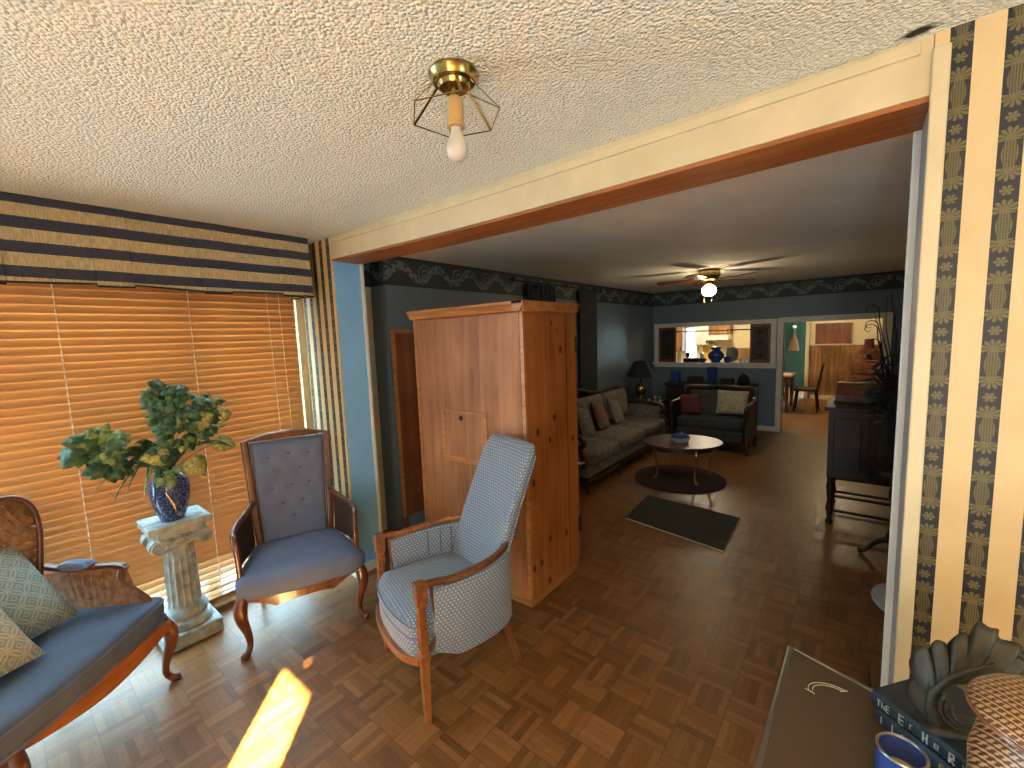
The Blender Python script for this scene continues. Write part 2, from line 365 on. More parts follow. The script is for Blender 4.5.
M['rug'] = flat('dark_brown_rug_pile', (.045, .018, .012), .95, bump=.3, scale=30)
M['mat'] = flat('charcoal_mat', (.035, .035, .030), .9, bump=.3, scale=30)
M['teal'] = flat('dark_teal_paint', (.008, .036, .031), .6)
M['creamwall'] = flat('warm_cream_wall', (.70, .60, .38), .7, var=.04)
M['bookcloth'] = flat('navy_book_cloth', (.012, .025, .04), .55, bump=.2, scale=50)
M['page'] = flat('page_block', (.62, .55, .40), .8)
M['silver'] = flat('silver_foil_lettering', (.62, .62, .55), .4, .3)
M['gold'] = flat('gold_foil_lettering', (.62, .45, .14), .35, .5)
def bronze():
    n = NT('dark_bronze_leaf'); f = n.noise(n.xyz(), 20, 4)
    n.set(n.ramp(f, [(.3, (.016, .014, .011)), (.7, (.05, .043, .03))]), .45); n.bump(f, .3, .004); return n.m
M['bronze'] = bronze()
def hound():
    n = NT('brown_and_tan_star_print'); x, y, z = n.sep(n.xyz())
    th = n.m_('ARCTAN2', y, x); r = n.m_('SQRT', n.m_('ADD', n.m_('MULTIPLY', x, x), n.m_('MULTIPLY', y, y)))
    P = .0135
    wv = n.m_('MULTIPLY', n.m_('SINE', n.m_('MULTIPLY', x, 2*pi/P)), n.m_('SINE', n.m_('MULTIPLY', n.m_('ADD', y, z), 2*pi/P)))
    w2 = n.m_('SINE', n.m_('MULTIPLY', n.m_('ADD', x, n.m_('ADD', y, z)), 2*pi/P*1.7))
    k = n.m_('GREATER_THAN', n.m_('ADD', wv, n.m_('MULTIPLY', w2, .45)), .08)
    n.set(n.mix(k, (.10, .030, .015), (.46, .31, .17)), .4); return n.m
M['hound'] = hound()
M['ceramic'] = flat('white_ceramic', (.7, .68, .62), .3, var=.04)
M['yellow'] = flat('yellow_tile', (.62, .40, .06), .5)
M['plategrey'] = flat('grey_plate', (.16, .19, .19), .4)

# ------------------------------------------------------------------ mesh builder
class MB:
    def __init__(s): s.v = []; s.f = []
    def add(s, vs, fs):
        b = len(s.v); s.v += [tuple(v) for v in vs]; s.f += [tuple(b+i for i in f) for f in fs]; return s
    def box(s, x0, x1, y0, y1, z0, z1):
        return s.add([(x, y, z) for z in (z0, z1) for y in (y0, y1) for x in (x0, x1)],
                     [(0, 2, 3, 1), (4, 5, 7, 6), (0, 1, 5, 4), (2, 6, 7, 3), (0, 4, 6, 2), (1, 3, 7, 5)])
    def obox(s, c, size, mat):
        a, b, d = (i/2 for i in size); t = MB().box(-a, a, -b, b, -d, d)
        c = Vector(c); return s.add([c + mat @ Vector(v) for v in t.v], t.f)
    def rings(s, rings, cap=True, closed=False):
        n = len(rings[0]); vs = [p for r in rings for p in r]; fs = []
        k = len(rings)
        for i in range(k if closed else k-1):
            j = (i+1) % k
            for a in range(n):
                b = (a+1) % n; fs.append((i*n+a, i*n+b, j*n+b, j*n+a))
        if cap and not closed: fs += [tuple(reversed(range(n))), tuple((k-1)*n+i for i in range(n))]
        return s.add(vs, fs)
    def sweep(s, pts, sec, up=(0, 0, 1), closed=False, scales=None):
        pts = [Vector(p) for p in pts]; up = Vector(up); rs = []; n = len(pts)
        for i, p in enumerate(pts):
            a = pts[(i-1) % n] if (closed or i) else p; b = pts[(i+1) % n] if (closed or i < n-1) else p
            t = (b-a).normalized(); sd = t.cross(up)
            if sd.length < 1e-4: sd = t.cross(Vector((1, 0, 0)))
            sd.normalize(); u2 = sd.cross(t); k = scales[i] if scales else 1
            rs.append([p + sd*(q[0]*k) + u2*(q[1]*k) for q in sec])
        return s.rings(rs, True, closed)
    def tube(s, pts, r, seg=8, closed=False):
        pts = [Vector(p) for p in pts]; n = len(pts)
        if not hasattr(r, '__len__'): r = [r]*n
        t0 = (pts[1]-pts[0]).normalized(); nr = t0.orthogonal().normalized(); rs = []
        for i, p in enumerate(pts):
            a = pts[(i-1) % n] if (closed or i) else p; b = pts[(i+1) % n] if (closed or i < n-1) else p
            t = (b-a).normalized(); nr = (nr - t*nr.dot(t)).normalized(); bi = t.cross(nr)
            rs.append([p + (nr*cos(2*pi*k/seg)+bi*sin(2*pi*k/seg))*r[i] for k in range(seg)])
        return s.rings(rs, True, closed)
    def lathe(s, prof, c=(0, 0, 0), seg=24, sx=1, sy=1, ripple=None):
        rs = []
        for r, z in prof:
            ring = []
            for k in range(seg):
                a = 2*pi*k/seg; q = r*(ripple(a, z) if ripple else 1)
                ring.append((c[0]+q*cos(a)*sx, c[1]+q*sin(a)*sy, c[2]+z))
            rs.append(ring)
        return s.rings(rs)
    def stack(s, outline, levels):          # outline in xy, levels = (z, scale)
        cx = sum(p[0] for p in outline)/len(outline); cy = sum(p[1] for p in outline)/len(outline)
        return s.rings([[(cx+(p[0]-cx)*k, cy+(p[1]-cy)*k, z(p) if callable(z) else z) for p in outline] for z, k in levels])
    def prism(s, poly, d0, d1, fn):         # poly (a,b) extruded between depths; fn(a,b,d)->xyz
        return s.rings([[fn(a, b, d) for a, b in poly] for d in (d0, d1)])
    def pillow(s, w_, h_, t, n=14, pinch=.9, mat=None):
        vs = []; fs = []
        def P(i, j, sg):
            u, v = 2*i/n-1, 2*j/n-1
            e = max(0, (1-abs(u)**2.6))*max(0, (1-abs(v)**2.6))
            x = u*w_/2*(1-.07*(1-v*v)*abs(u)**3*0 - .05*(1-abs(v)**2)*(abs(u)**4)); y = v*h_/2*(1-.05*(1-abs(u)**2)*(abs(v)**4))
            return Vector((x, y, sg*t/2*e**.42*(1+.04*sin(7*u+3*v))))
        for sg in (1, -1):
            b = len(vs); vs += [P(i, j, sg) for j in range(n+1) for i in range(n+1)]
            for j in range(n):
                for i in range(n):
                    q = (b+j*(n+1)+i, b+j*(n+1)+i+1, b+(j+1)*(n+1)+i+1, b+(j+1)*(n+1)+i)
                    fs.append(q if sg > 0 else q[::-1])
        if mat: vs = [mat @ v for v in vs]
        return s.add(vs, fs)
    def xf(s, mat): s.v = [tuple(mat @ Vector(v)) for v in s.v]; return s
    def build(s, name, mat, parent=None, bevel=0, sub=0, smooth=35, label=None):
        me = bpy.data.meshes.new(name); bm = bmesh.new()
        vs = [bm.verts.new(v) for v in s.v]
        for f in s.f:
            try: bm.faces.new([vs[i] for i in f])
            except ValueError: pass
        bmesh.ops.remove_doubles(bm, verts=bm.verts, dist=1e-5)
        bmesh.ops.recalc_face_normals(bm, faces=bm.faces)
        bm.to_mesh(me); bm.free()
        me.materials.append(M[mat] if isinstance(mat, str) else mat)
        o = bpy.data.objects.new(name, me); COL.objects.link(o)
        if parent: o.parent = parent
        if smooth:
            for p in me.polygons: p.use_smooth = True
            me.set_sharp_from_angle(angle=radians(smooth))
        if bevel:
            b = o.modifiers.new('bevel', 'BEVEL'); b.width = bevel; b.segments = 2; b.limit_method = 'ANGLE'
        if sub:
            b = o.modifiers.new('sub', 'SUBSURF'); b.levels = sub; b.render_levels = sub
        if label: o['label'] = label
        return o
def tag(o, label, cat, group=None, kind=None):
    o['label'] = label; o['category'] = cat
    if group: o['group'] = group
    if kind: o['kind'] = kind
    return o
def thing(name, label, cat, loc=(0, 0, 0), rz=0, group=None):
    o = bpy.data.objects.new(name, None); COL.objects.link(o); o.empty_display_size = .1
    o.location = loc; o.rotation_euler = (0, 0, rz); return tag(o, label, cat, group)
def struct(name, mb, mat, parent=None, **k):
    o = mb.build(name, mat, parent, smooth=0, **k)
    if not parent: o['kind'] = 'structure'
    return o
def copy_tree(o, parent=None):
    c = o.copy(); COL.objects.link(c)
    if parent: c.parent = parent
    for ch in list(o.children): copy_tree(ch, c)
    return c
def circ(n, rx, ry=None, ph=0): ry = ry or rx; return [(rx*cos(2*pi*i/n+ph), ry*sin(2*pi*i/n+ph)) for i in range(n)]
def bez(p0, p1, p2, p3, n=12):
    p0, p1, p2, p3 = map(Vector, (p0, p1, p2, p3))
    return [p0*(1-t)**3+p1*3*t*(1-t)**2+p2*3*t*t*(1-t)+p3*t**3 for t in [i/n for i in range(n+1)]]
def cr(pts, n=6):                              # catmull-rom
    P = [Vector(p) for p in pts]; P = [P[0]*2-P[1]]+P+[P[-1]*2-P[-2]]; o = []
    for i in range(1, len(P)-2):
        for k in range(n):
            t = k/n; a, b, c, d = P[i-1:i+3]
            o.append(.5*((2*b)+(c-a)*t+(2*a-5*b+4*c-d)*t*t+(3*b-a-3*c+d)*t**3))
    o.append(P[-2]); return o
RECT = lambda w_, h_: [(-w_/2, -h_/2), (w_/2, -h_/2), (w_/2, h_/2), (-w_/2, h_/2)]
def RR(w_, h_, r=.3, n=3):
    r *= min(w_, h_)/2 if r <= 1 else 1; o = []
    for cx, cy, a0 in ((w_/2-r, h_/2-r, 0), (-w_/2+r, h_/2-r, 90), (-w_/2+r, -h_/2+r, 180), (w_/2-r, -h_/2+r, 270)):
        for i in range(n+1): a = radians(a0+90*i/n); o.append((cx+r*cos(a), cy+r*sin(a)))
    return o

# ------------------------------------------------------------------ the rooms
H = 2.44; YB0, YB1 = 1.60, 1.82; XW = -3.34
struct('floor', MB().box(-6, 4, -1.8, 15, -.08, 0), 'floor')
struct('ceiling', MB().box(-3.5, 2.5, -1.8, 1.71, H, H+.1), 'popcorn')
struct('ceiling', MB().box(-3.5, .8, 1.71, 8.3, H, H+.1), 'ceil2')
struct('ceiling', MB().box(-6, 4, 8.3, 15, H, H+.1), 'creamwall')
# window wall with its opening (y -1.25..1.54, z .14...2.12)
struct('wall_left', MB().box(XW-.14, XW, 1.57, 2.22, 0, H).box(XW-.14, XW, -1.8, -1.25, 0, H).box(XW-.14, XW, -1.25, 1.57, 2.14, H).box(XW-.14, XW, -1.25, 1.57, 0, .05), 'cream')
struct('wall_left', MB().box(-3.5, -3.12, 2.22, 8.3, 0, H), 'slate')
struct('wall_front', MB().box(XW, -2.845, YB0, YB0+.012, 0, H).box(.114, 2.4, YB0, YB0+.012, 0, H), 'wallpaper')
struct('wall_front', MB().box(XW, -2.845, YB0+.012, YB1, 0, 2.29), 'blue')
struct('wall_front', MB().box(.116, 2.4, YB0+.012, YB1, 0, H), 'greyjamb')
struct('wall_right', MB().box(.52, .64, YB1, 8.2, 0, H), 'slate')
struct('wall_rear', MB().box(-3.5, .12, -1.63, -1.6, 0, H).box(.43, 2.5, -1.63, -1.6, 0, H).box(.12, .43, -1.63, -1.6, 2.02, 2.085).box(.12, .27, -1.63, -1.6, 2.085, 2.12).box(.32, .43, -1.63, -1.6, 2.085, 2.12).box(.12, .43, -1.63, -1.6, 2.12, H), 'outer')
struct('wall_right', MB().box(2.2, 2.34, -1.6, .50, 0, H).box(2.2, 2.34, 1.15, 1.6, 0, H).box(2.2, 2.34, .50, 1.15, 0, .7).box(2.2, 2.34, .50, 1.15, 2.15, H), 'outer')
# unseen porch-like roof and walls, added to keep direct sun off the side window
struct('added_sun_block', MB().box(2.34, 4.6, -3.4, 1.7, 2.5, 2.6).box(4.5, 4.6, -3.4, 1.7, .9, 2.5).box(2.34, 4.6, -3.4, -3.3, 0, 2.5), 'outer')
wn = struct('window_2', MB().box(2.24, 2.25, .50, 1.15, .7, 2.15), 'glass')
struct('window_frame', MB().box(2.2, 2.3, .50, .54, .7, 2.15).box(2.2, 2.3, 1.11, 1.15, .7, 2.15).box(2.2, 2.3, .54, 1.11, .7, .74).box(2.2, 2.3, .54, 1.11, 2.11, 2.15), 'white', wn)
# window behind the blinds
wf = struct('window_1', MB().box(XW-.09, XW-.085, -1.25, 1.57, .05, 2.14), 'glass')
b = MB()
for y0, y1 in ((-1.25, -1.19), (.83, .90), (1.50, 1.57), (-.2, -.14)): b.box(XW-.11, XW-.03, y0, y1, .05, 2.14)
b.box(XW-.11, XW-.03, -1.19, 1.50, .05, .10).box(XW-.11, XW-.03, -1.19, 1.50, 2.07, 2.14)
struct('window_frame', b, 'white', wf)
struct('window_casing', MB().box(XW, XW+.03, 1.55, 1.597, .02, 2.2), 'cream', wf)
# beam, sagging a little in the middle
def beam_sag(x): t = (x+2.845)/2.935; return -.018*sin(pi*min(1, max(0, t)))
def beam_run(y0, y1, z0, z1, n=24, x0=-2.845, x1=.116, lip=0):
    rs = []
    for i in range(n+1):
        x = x0+(x1-x0)*i/n; s = beam_sag(x); rs.append([(x, y0, z0+s), (x, y1, z0+s), (x, y1, z1), (x, y0, z1)])
    return MB().rings(rs)
struct('trim_1', beam_run(YB0, YB1, 2.295, 2.44), 'cream')
struct('trim_2', beam_run(YB0+.008, YB1+.005, 2.282, 2.296), 'stain')
rs = MB(); rg = []
for i in range(25):
    x = -2.845+2.935*i/24; s = beam_sag(x)*.7; rg.append([(x, YB0-.012, 2.398+s), (x, YB0+.002, 2.398+s), (x, YB0+.002, 2.432+s), (x, YB0-.012, 2.432+s)])
struct('trim_3', rs.rings(rg), 'cream', bevel=.003)
# casings of the opening
struct('trim_4', MB().box(.112, .146, YB0-.018, YB0, 0, 2.40), 'cream', bevel=.004)
struct('trim_5', MB().box(.098, .14, YB1, YB1+.02, 0, 2.29), 'white', bevel=.004)
struct('trim_6', MB().box(-2.865, -2.835, YB1-.005, YB1+.02, 0, 2.285), 'white', bevel=.004)
struct('baseboard_left', MB().box(-2.845, -2.83, YB0-.01, YB1+.02, 0, .07).box(XW, -2.83, YB0-.012, YB0, 0, .07), 'white')
struct('baseboard_front', MB().box(.134, 2.2, YB0-.012, YB0, 0, .1), 'white')
# border paper
struct('trim_7', MB().box(-3.12, -3.112, 2.22, 8.2, 2.195, H).box(-3.112, .52, 8.192, 8.2, 2.195, H).box(.512, .52, YB1+.02, 8.192, 2.195, H).box(XW, -3.12, 2.213, 2.22, 2.195, H).box(XW, XW+.008, YB1, 2.213, 2.195, H), 'frieze')
# far wall with pass-through and doorway
PX0, PX1, PZ0, PZ1 = -3.0, -1.15, 1.14, 1.79
DX0, DX1, DZ = -.98, .24, 1.79
struct('wall_back', MB().box(-6, PX0, 8.2, 8.32, 0, H).box(PX0, PX1, 8.2, 8.32, 0, PZ0).box(PX0, PX1, 8.2, 8.32, PZ1, H).box(PX1, DX0, 8.2, 8.32, 0, H).box(DX0, DX1, 8.2, 8.32, DZ, H).box(DX1, 4, 8.2, 8.32, 0, H), 'slate')
b = MB().box(PX0-.08, PX1+.08, 8.17, 8.2, PZ1, PZ1+.07).box(PX0-.08, PX0, 8.17, 8.2, PZ0, PZ1).box(PX1, PX1+.08, 8.17, 8.2, PZ0, PZ1).box(PX0-.1, PX1+.1, 8.12, 8.33, PZ0-.03, PZ0).box(PX0-.08, PX1+.08, 8.175, 8.2, PZ0-.09, PZ0-.03)
struct('window_3', b, 'white', bevel=.004)
struct('door_1', MB().box(DX0-.08, DX0, 8.17, 8.33, 0, DZ+.08).box(DX1, DX1+.10, 8.17, 8.33, 0, DZ+.08).box(DX0, DX1, 8.17, 8.33, DZ, DZ+.08), 'white', bevel=.004)
struct('baseboard_back', MB().box(-3.12, DX0-.08, 8.185, 8.2, 0, .08), 'white')
# kitchen and dining room beyond
struct('wall_kitchen', MB().box(-6, -1.9, 11.9, 12.0, 0, H).box(-6.1, -6, 8.3, 12, 0, H), 'creamwall')
struct('wall_dining', MB().box(-.97, 4, 12.4, 12.5, 1.27, H), 'creamwall')
b = MB(); x = -.97; i = 0
while x < 1.5:
    wd = (.14, .09, .17, .11)[i % 4]; b.box(x+.003, x+wd-.003, 12.385+(i % 2)*.004, 12.5, 0, 1.27); x += wd; i += 1
b.box(-.97, 4, 12.40, 12.52, 0, 1.27); struct('wall_dining', b, 'panelwood')
struct('trim_8', MB().box(-.90, 1.2, 12.36, 12.386, 0, .09).box(-1.02, -.95, 12.34, 12.5, 0, H).box(-.95, 2, 12.37, 12.39, 1.26, 1.29), 'cream')
struct('wall_far', MB().box(-4, -.9, 14.4, 14.5, 0, H).box(-4, -3.9, 12, 14.5, 0, H), 'teal')
struct('wall_east', MB().box(3.9, 4, 8.3, 12.5, 0, H), 'creamwall')

# ------------------------------------------------------------------ window dressing
t = thing('window_blind', 'orange-brown wooden slat blind covering the front window', 'blind', (XW+.045, .16, .16))
sl = MB(); zs = []; z = 2.10-.16; k = 0
N = 47
for i in range(N):
    z = 1.925-i*.0432
    tilt = radians(69) if i < N-6 else radians((50, 36, 26, 18, 14, 12)[i-N+6])
    dx, dz = .024*cos(tilt), .024*sin(tilt)
    y0, y1 = -.28, 1.365; px, pz = .0015*sin(tilt), .0015*cos(tilt)
    sl.rings([[(-dx-px, y, z+dz-pz), (dx-px, y, z-dz-pz), (dx+px, y, z-dz+pz), (-dx+px, y, z+dz+pz)] for y in (y0, .5, 1.0, y1)])
sl.build('slats', 'blind', t, smooth=0)
MB().box(-.028, .028, -.28, 1.365, 1.95, 1.99).build('head_rail', 'blind', t)
MB().box(-.02, .02, -.28, 1.365, -.115, -.09).build('bottom_rail', 'blind', t, bevel=.003)
for yy in (-.22, .13, .71, 1.17, 1.25):
    b = MB()
    rr_ = random.Random(int(yy*100)); thick = yy < 1
    if thick:
        for i in range(N-1):
            z = 1.925-i*.0432; b.tube([(.0255, yy, z-.004), (.0255, yy, z-.030)], .0034, 6)
        b.tube([(.0255, yy, 1.95), (.0255, yy, -.09)], .0010, 5)
    else:
        b.tube([(.028, yy, 1.95), (.030, yy+.01, 1.0), (.029, yy+.012, .35)], .0018, 6)
    b.build('ladder_cord' if thick else 'pull_cord', 'cord', t)

# valance: box pleated board-mounted fabric
t = thing('window_valance', 'navy and tan striped box-pleated valance above the blind', 'valance', (0, 0, 0))
b = MB(); XV = -2.975
def vprof():
    pts = [(-1.5, 0)]
    for a, c in ((-1.32, -1.17), (-.84, -.69), (-.40, -.25), (-.02, .125), (.416, .563), (.868, 1.009), (1.301, 1.437)):
        pts += [(a-.02, 0), (a, 0), (a+.004, 1), (c-.004, 1), (c, 0), (c+.02, 0)]
    pts.append((1.50, 0)); return pts
vp = vprof(); rows = []
for j in range(9):
    f = j/8; row = []
    for y, r in vp:
        z = 2.440-f*(.388+.012*r+.006*sin(y*9)); row.append((XV+r*.014*(.3+.7*f)+.028*f*f+.003*sin(y*14+1)*f, y, z))
    row.append((XV-.0+.02*f, 1.512, 2.440-f*.392)); row.append((-3.33, 1.516, 2.440-f*.38)); rows.append(row)
n = len(rows[0])
b.add([p for r in rows for p in r], [(j*n+i, j*n+i+1, (j+1)*n+i+1, (j+1)*n+i) for j in range(8) for i in range(n-1)])
o = b.build('fabric', 'valance', t, smooth=0); md = o.modifiers.new('s', 'SOLIDIFY'); md.thickness = .004; md.offset = -1
b = MB(); row = [Vector(p)+Vector((.002, 0, 0)) for p in rows[-1]]
b.tube(row, .005, 6).build('hem_piping', 'black', t)
b = MB().tube([Vector(p) for p in rows[0]], .0035, 6).build('top_piping', 'black', t)

# low heater strip under the window
t = thing('baseboard_heater', 'low pale metal heater strip along the floor under the window', 'heater', (-3.28, -.4, 0))
b = MB(); b.sweep([(0, -.95, .0), (0, .86, .0)], [(-.055, 0), (.05, 0), (.055, .02), (.05, .085), (.02, .10), (-.055, .10)]).build('cover', 'white', t, bevel=.003)
MB().box(.052, .058, -.9, .82, .03, .038).box(.052, .058, -.9, .82, .05, .058).build('grille', 'chrome', t)

# ------------------------------------------------------------------ ceiling fixture
LX, LY = -.893, .900
t = thing('ceiling_light', 'brass hexagon-cage ceiling light with one bare unlit bulb', 'light', (LX, LY, H))
MB().lathe([(.0, .0), (.066, 0), (.068, -.008), (.060, -.018), (.057, -.026), (.045, -.030), (.040, -.040), (.016, -.044), (0, -.045)], seg=32).build('ceiling_canopy', 'brass', t)
MB().lathe([(0, -.04), (.008, -.04), (.008, -.065), (0, -.065)], seg=12).build('stem', 'brass', t)
MB().lathe([(0, -.058), (.013, -.060), (.021, -.068), (.0225, -.078), (.0225, -.130), (.025, -.133), (.025, -.141), (.0, -.141)], seg=24).build('socket', 'tansocket', t)
MB().lathe([(0, -.135), (.013, -.137), (.014, -.150), (.020, -.165), (.0285, -.185), (.0300, -.200), (.0265, -.216), (.016, -.227), (.006, -.230), (0, -.2305)], seg=24).build('bulb', 'glassbulb', t)
ringp = []
for k in range(6):
    a = radians(22+60*k); ringp.append(Vector((.128*cos(a), .128*sin(a), -.112)))
MB().tube(ringp, .0018, 6, closed=True).build('cage_ring', 'brass', t)
for k in range(6):
    a = radians(22+60*k); p0 = Vector((.045*cos(a), .045*sin(a), -.022))
    MB().sweep([p0, (p0+ringp[k])/2, ringp[k]], RECT(.008, .0025)).build('cage_arm', 'brass', t)

# ------------------------------------------------------------------ pedestal and plant
PX, PY = -3.12, .64
t = thing('pedestal', 'grey stone ionic column pedestal holding the blue vase', 'pedestal', (PX, PY, 0), radians(0))
MB().box(-.14, .14, -.145, .145, 0, .085).build('base', 'stone', t, bevel=.008)
b = MB().lathe([(0, .085), (.122, .085), (.128, .10), (.122, .125), (.104, .135), (.104, .15), (.112, .165), (.106, .185), (.092, .20), (.088, .21), (0, .21)], seg=48, ripple=lambda a, z: 1+.035*sin(24*a+z*90)*(1 if z > .13 else .4))
b.build('torus', 'stone', t)
flute = lambda a, z: 1-.075*(abs(cos(8*a))**.6) if .215 < z < .56 else 1
MB().lathe([(0, .205), (.090, .205), (.086, .218), (.083, .24), (.080, .40), (.074, .54), (.074, .565), (.082, .575), (.082, .59), (0, .59)], seg=96, ripple=flute).build('shaft', 'stone', t)
b = MB().box(-.13, .13, -.152, .150, .70, .738).stack([(x*.95, y*.95) for x, y in RR(.22, .25, .3)], [(.59, .90), (.62, 1.05), (.70, 1.10)])
b.build('capital', 'stone', t, bevel=.006)
for sx in (-1, 1):
    for sy in (-1, 1):
        b = MB(); pts = []
        for i in range(36):
            a = -pi/2*0+i*.42; r = .042*(1-i/40); pts.append((sx*.112, sy*(.108+0*r)+r*cos(a+pi/2)*sy, .618+r*sin(a+pi/2)))
        b.tube(pts, [.011*(1-i/55) for i in range(36)], 7)
        b.prism([(.0425*cos(q*pi/12), .0425*sin(q*pi/12)) for q in range(24)], 0, 1, lambda a, c, d: (sx*(.045+d*.062), sy*.108+a, .618+c))
        b.build('volute', 'stone', t)
for sx in (1, -1):
    b = MB(); b.tube([(sx*.118, -.10, .655), (sx*.122, -.05, .640), (sx*.122, 0, .636), (sx*.122, .05, .640), (sx*.118, .10, .655)], .010, 8)
    for q in range(-2, 3): b.tube([(sx*.115, q*.014, .625), (sx*.126, q*.020, .662)], [.006, .009], 6)
    b.build('rosette', 'stone', t)

VX, VY, VZ = -3.10, .630, .738
t = thing('potted_plant', 'trailing ivy and variegated leaves in a speckled cobalt vase on the pedestal', 'plant', (VX, VY, VZ))
vprofile = [(0, 0), (.058, 0), (.060, .008), (.074, .05), (.092, .12), (.099, .18), (.094, .225), (.072, .26), (.062, .272), (.070, .285), (.064, .287), (.054, .265), (0, .25)]
MB().lathe(vprofile, seg=40).build('vase', 'speck', t)
def leaf_ivy(mb, c, d, up, L, kind='ivy'):
    d = Vector(d).normalized(); up = Vector(up); s = d.cross(up)
    if s.length < .01: s = d.cross(Vector((1, 0, 0)))
    s.normalize(); nrm = s.cross(d).normalized()
    if kind == 'ivy': out = [(0, 0), (-.16, .22), (-.06, .36), (.08, .60), (.20, .38), (.34, .42), (.50, .58), (.56, .30), (.78, .18), (1.0, 0)]
    elif kind == 'heart': out = [(.05, 0), (-.13, .22), (-.05, .46), (.22, .54), (.55, .40), (.82, .20), (1.0, 0)]
    else: out = [(0, 0), (.10, .08), (.3, .15), (.55, .16), (.8, .09), (.93, .04), (1.0, 0)]
    c = Vector(c); P = lambda a, b_: c+d*(a*L)+s*(b_*L)+nrm*((-abs(b_)*.28 - a*a*.30+.10)*L)
    mid = [P(a, 0) for a, b_ in out]; l = [P(a, b_) for a, b_ in out]; r = [P(a, -b_) for a, b_ in out]
    n = len(out); fs = []
    for i in range(n-1): fs += [(i, i+1, n+i+1, n+i), (i+1, i, 2*n+i, 2*n+i+1)]
    mb.add(mid+l+r, fs)
def V(y, z, x=0.0): return Vector((x, y-VY, z-VZ))       # room y, z relative to the vase
FO = {'leaf': MB(), 'leaf2': MB(), 'leaf3': MB(), 'stem': MB()}
def bunch(cy, cz, cx, n, rad, L, mats, kinds, seed):
    q = random.Random(seed)
    for i in range(n):
        th = q.uniform(0, 2*pi); rr0 = rad*sqrt(q.random()); p = V(cy+rr0*cos(th), cz+rr0*sin(th)*.85, cx+q.uniform(-.03, .07))
        d = Vector((q.uniform(.0, .6), cos(th)*1.0+q.uniform(-.5, .5), sin(th)*.7-.35+q.uniform(-.5, .4)))
        leaf_ivy(FO[q.choice(mats)], p, d, (1, .1, .55), L*q.uniform(.7, 1.25), q.choice(kinds))
def spray(p0, p1, bend=.08, w_=.0028):
    p0, p1 = Vector(p0), Vector(p1); m1 = (p0+p1)/2+Vector((0, 0, bend)); FO['stem'].tube(bez(p0, p0*.5+m1*.5+Vector((0, 0, bend*.5)), m1, p1, 8), w_, 6)
top = Vector((0, 0, .26))
for y, z, x, n, rad, L, ms, ks, sd in (
    (.345, 1.235, .06, 26, .075, .075, ['leaf', 'leaf', 'leaf', 'leaf3'], ['ivy', 'ivy', 'heart'], 1),
    (.385, 1.14, .08, 12, .045, .070, ['leaf', 'leaf'], ['ivy', 'heart'], 2),
    (.655, 1.46, .03, 24, .065, .070, ['leaf', 'leaf', 'leaf', 'leaf3'], ['ivy', 'heart'], 3),
    (.66, 1.36, .06, 24, .075, .070, ['leaf', 'leaf', 'leaf'], ['ivy', 'heart'], 4),
    (.76, 1.40, .02, 14, .050, .06, ['leaf', 'leaf', 'leaf2'], ['ivy'], 5),
    (.875, 1.36, .02, 16, .050, .065, ['leaf', 'leaf', 'leaf2'], ['ivy'], 6),
    (.71, 1.26, .08, 30, .095, .070, ['leaf', 'leaf', 'leaf', 'leaf3'], ['ivy', 'ivy', 'heart'], 7),
    (.84, 1.23, .04, 10, .06, .06, ['leaf2', 'leaf'], ['ivy', 'heart'], 8),
    (.60, 1.17, .10, 14, .07, .06, ['leaf', 'leaf'], ['heart', 'ivy'], 9),
    (.61, 1.02, .13, 9, .045, .040, ['leaf3', 'leaf3'], ['ivy'], 10)):
    bunch(y, z, x, n, rad, L, ms, ks, sd); spray(top, V(y, z-.03, x), .05)
for y, z, x, L, d in ((.735, 1.30, .14, .12, (.3, 1, .35)), (.715, 1.09, .16, .115, (.2, .5, -.9)), (.60, 1.15, .15, .11, (.2, -1, .05)), (.87, 1.16, .10, .10, (.3, 1, -.5)), (.90, 1.30, .08, .07, (.2, 1, .5))):
    leaf_ivy(FO['leaf2'], V(y, z, x), d, (1, 0, .3), L, 'heart'); spray(top, V(y, z, x-.01), .03, .0022)
for k, (y1, z1) in enumerate(((.30, 1.02), (.36, .95), (.44, 1.06), (.33, 1.16), (.48, .93), (.52, .90), (.56, 1.02), (.92, 1.12), (.40, 1.20), (.46, 1.17), (.42, 1.00), (.50, 1.05), (.38, 1.08), (.47, 1.24))):
    p1 = V(y1, z1, .16+.02*(k % 3)); c0 = top+Vector((.03, (p1.y)*.4, .22)); pts = bez(top, top+Vector((.02, p1.y*.1, .14)), c0*.6+p1*.4+Vector((0, 0, .05)), p1, 10)
    for i in range(10):
        wv = .023*sin(pi*(i+.5)/10)**.7+.003; wv2 = .023*sin(pi*min(1, (i+1.5)/10))**.7+.001; s = Vector((.35, .7 if p1.y > 0 else .5, .5)).normalized()
        tgt = FO['leaf' if k % 2 else 'leaf3' if k == 4 else 'leaf']
        tgt.add([pts[i]-s*wv, pts[i]+Vector((.006, 0, 0)), pts[i]+s*wv, pts[i+1]-s*wv2, pts[i+1]+Vector((.006, 0, 0)), pts[i+1]+s*wv2], [(0, 1, 4, 3), (1, 2, 5, 4)])
for nm, lb, mt in (('foliage', 'dark green ivy foliage', 'leaf'), ('foliage', 'yellow-green veined leaves', 'leaf2'), ('foliage', 'pale green sprigs', 'leaf3'), ('stems', None, 'stem')):
    o = FO[mt].build(nm, mt, t, smooth=60, label=lb)
    if mt != 'stem': md = o.modifiers.new('s', 'SOLIDIFY'); md.thickness = .0012

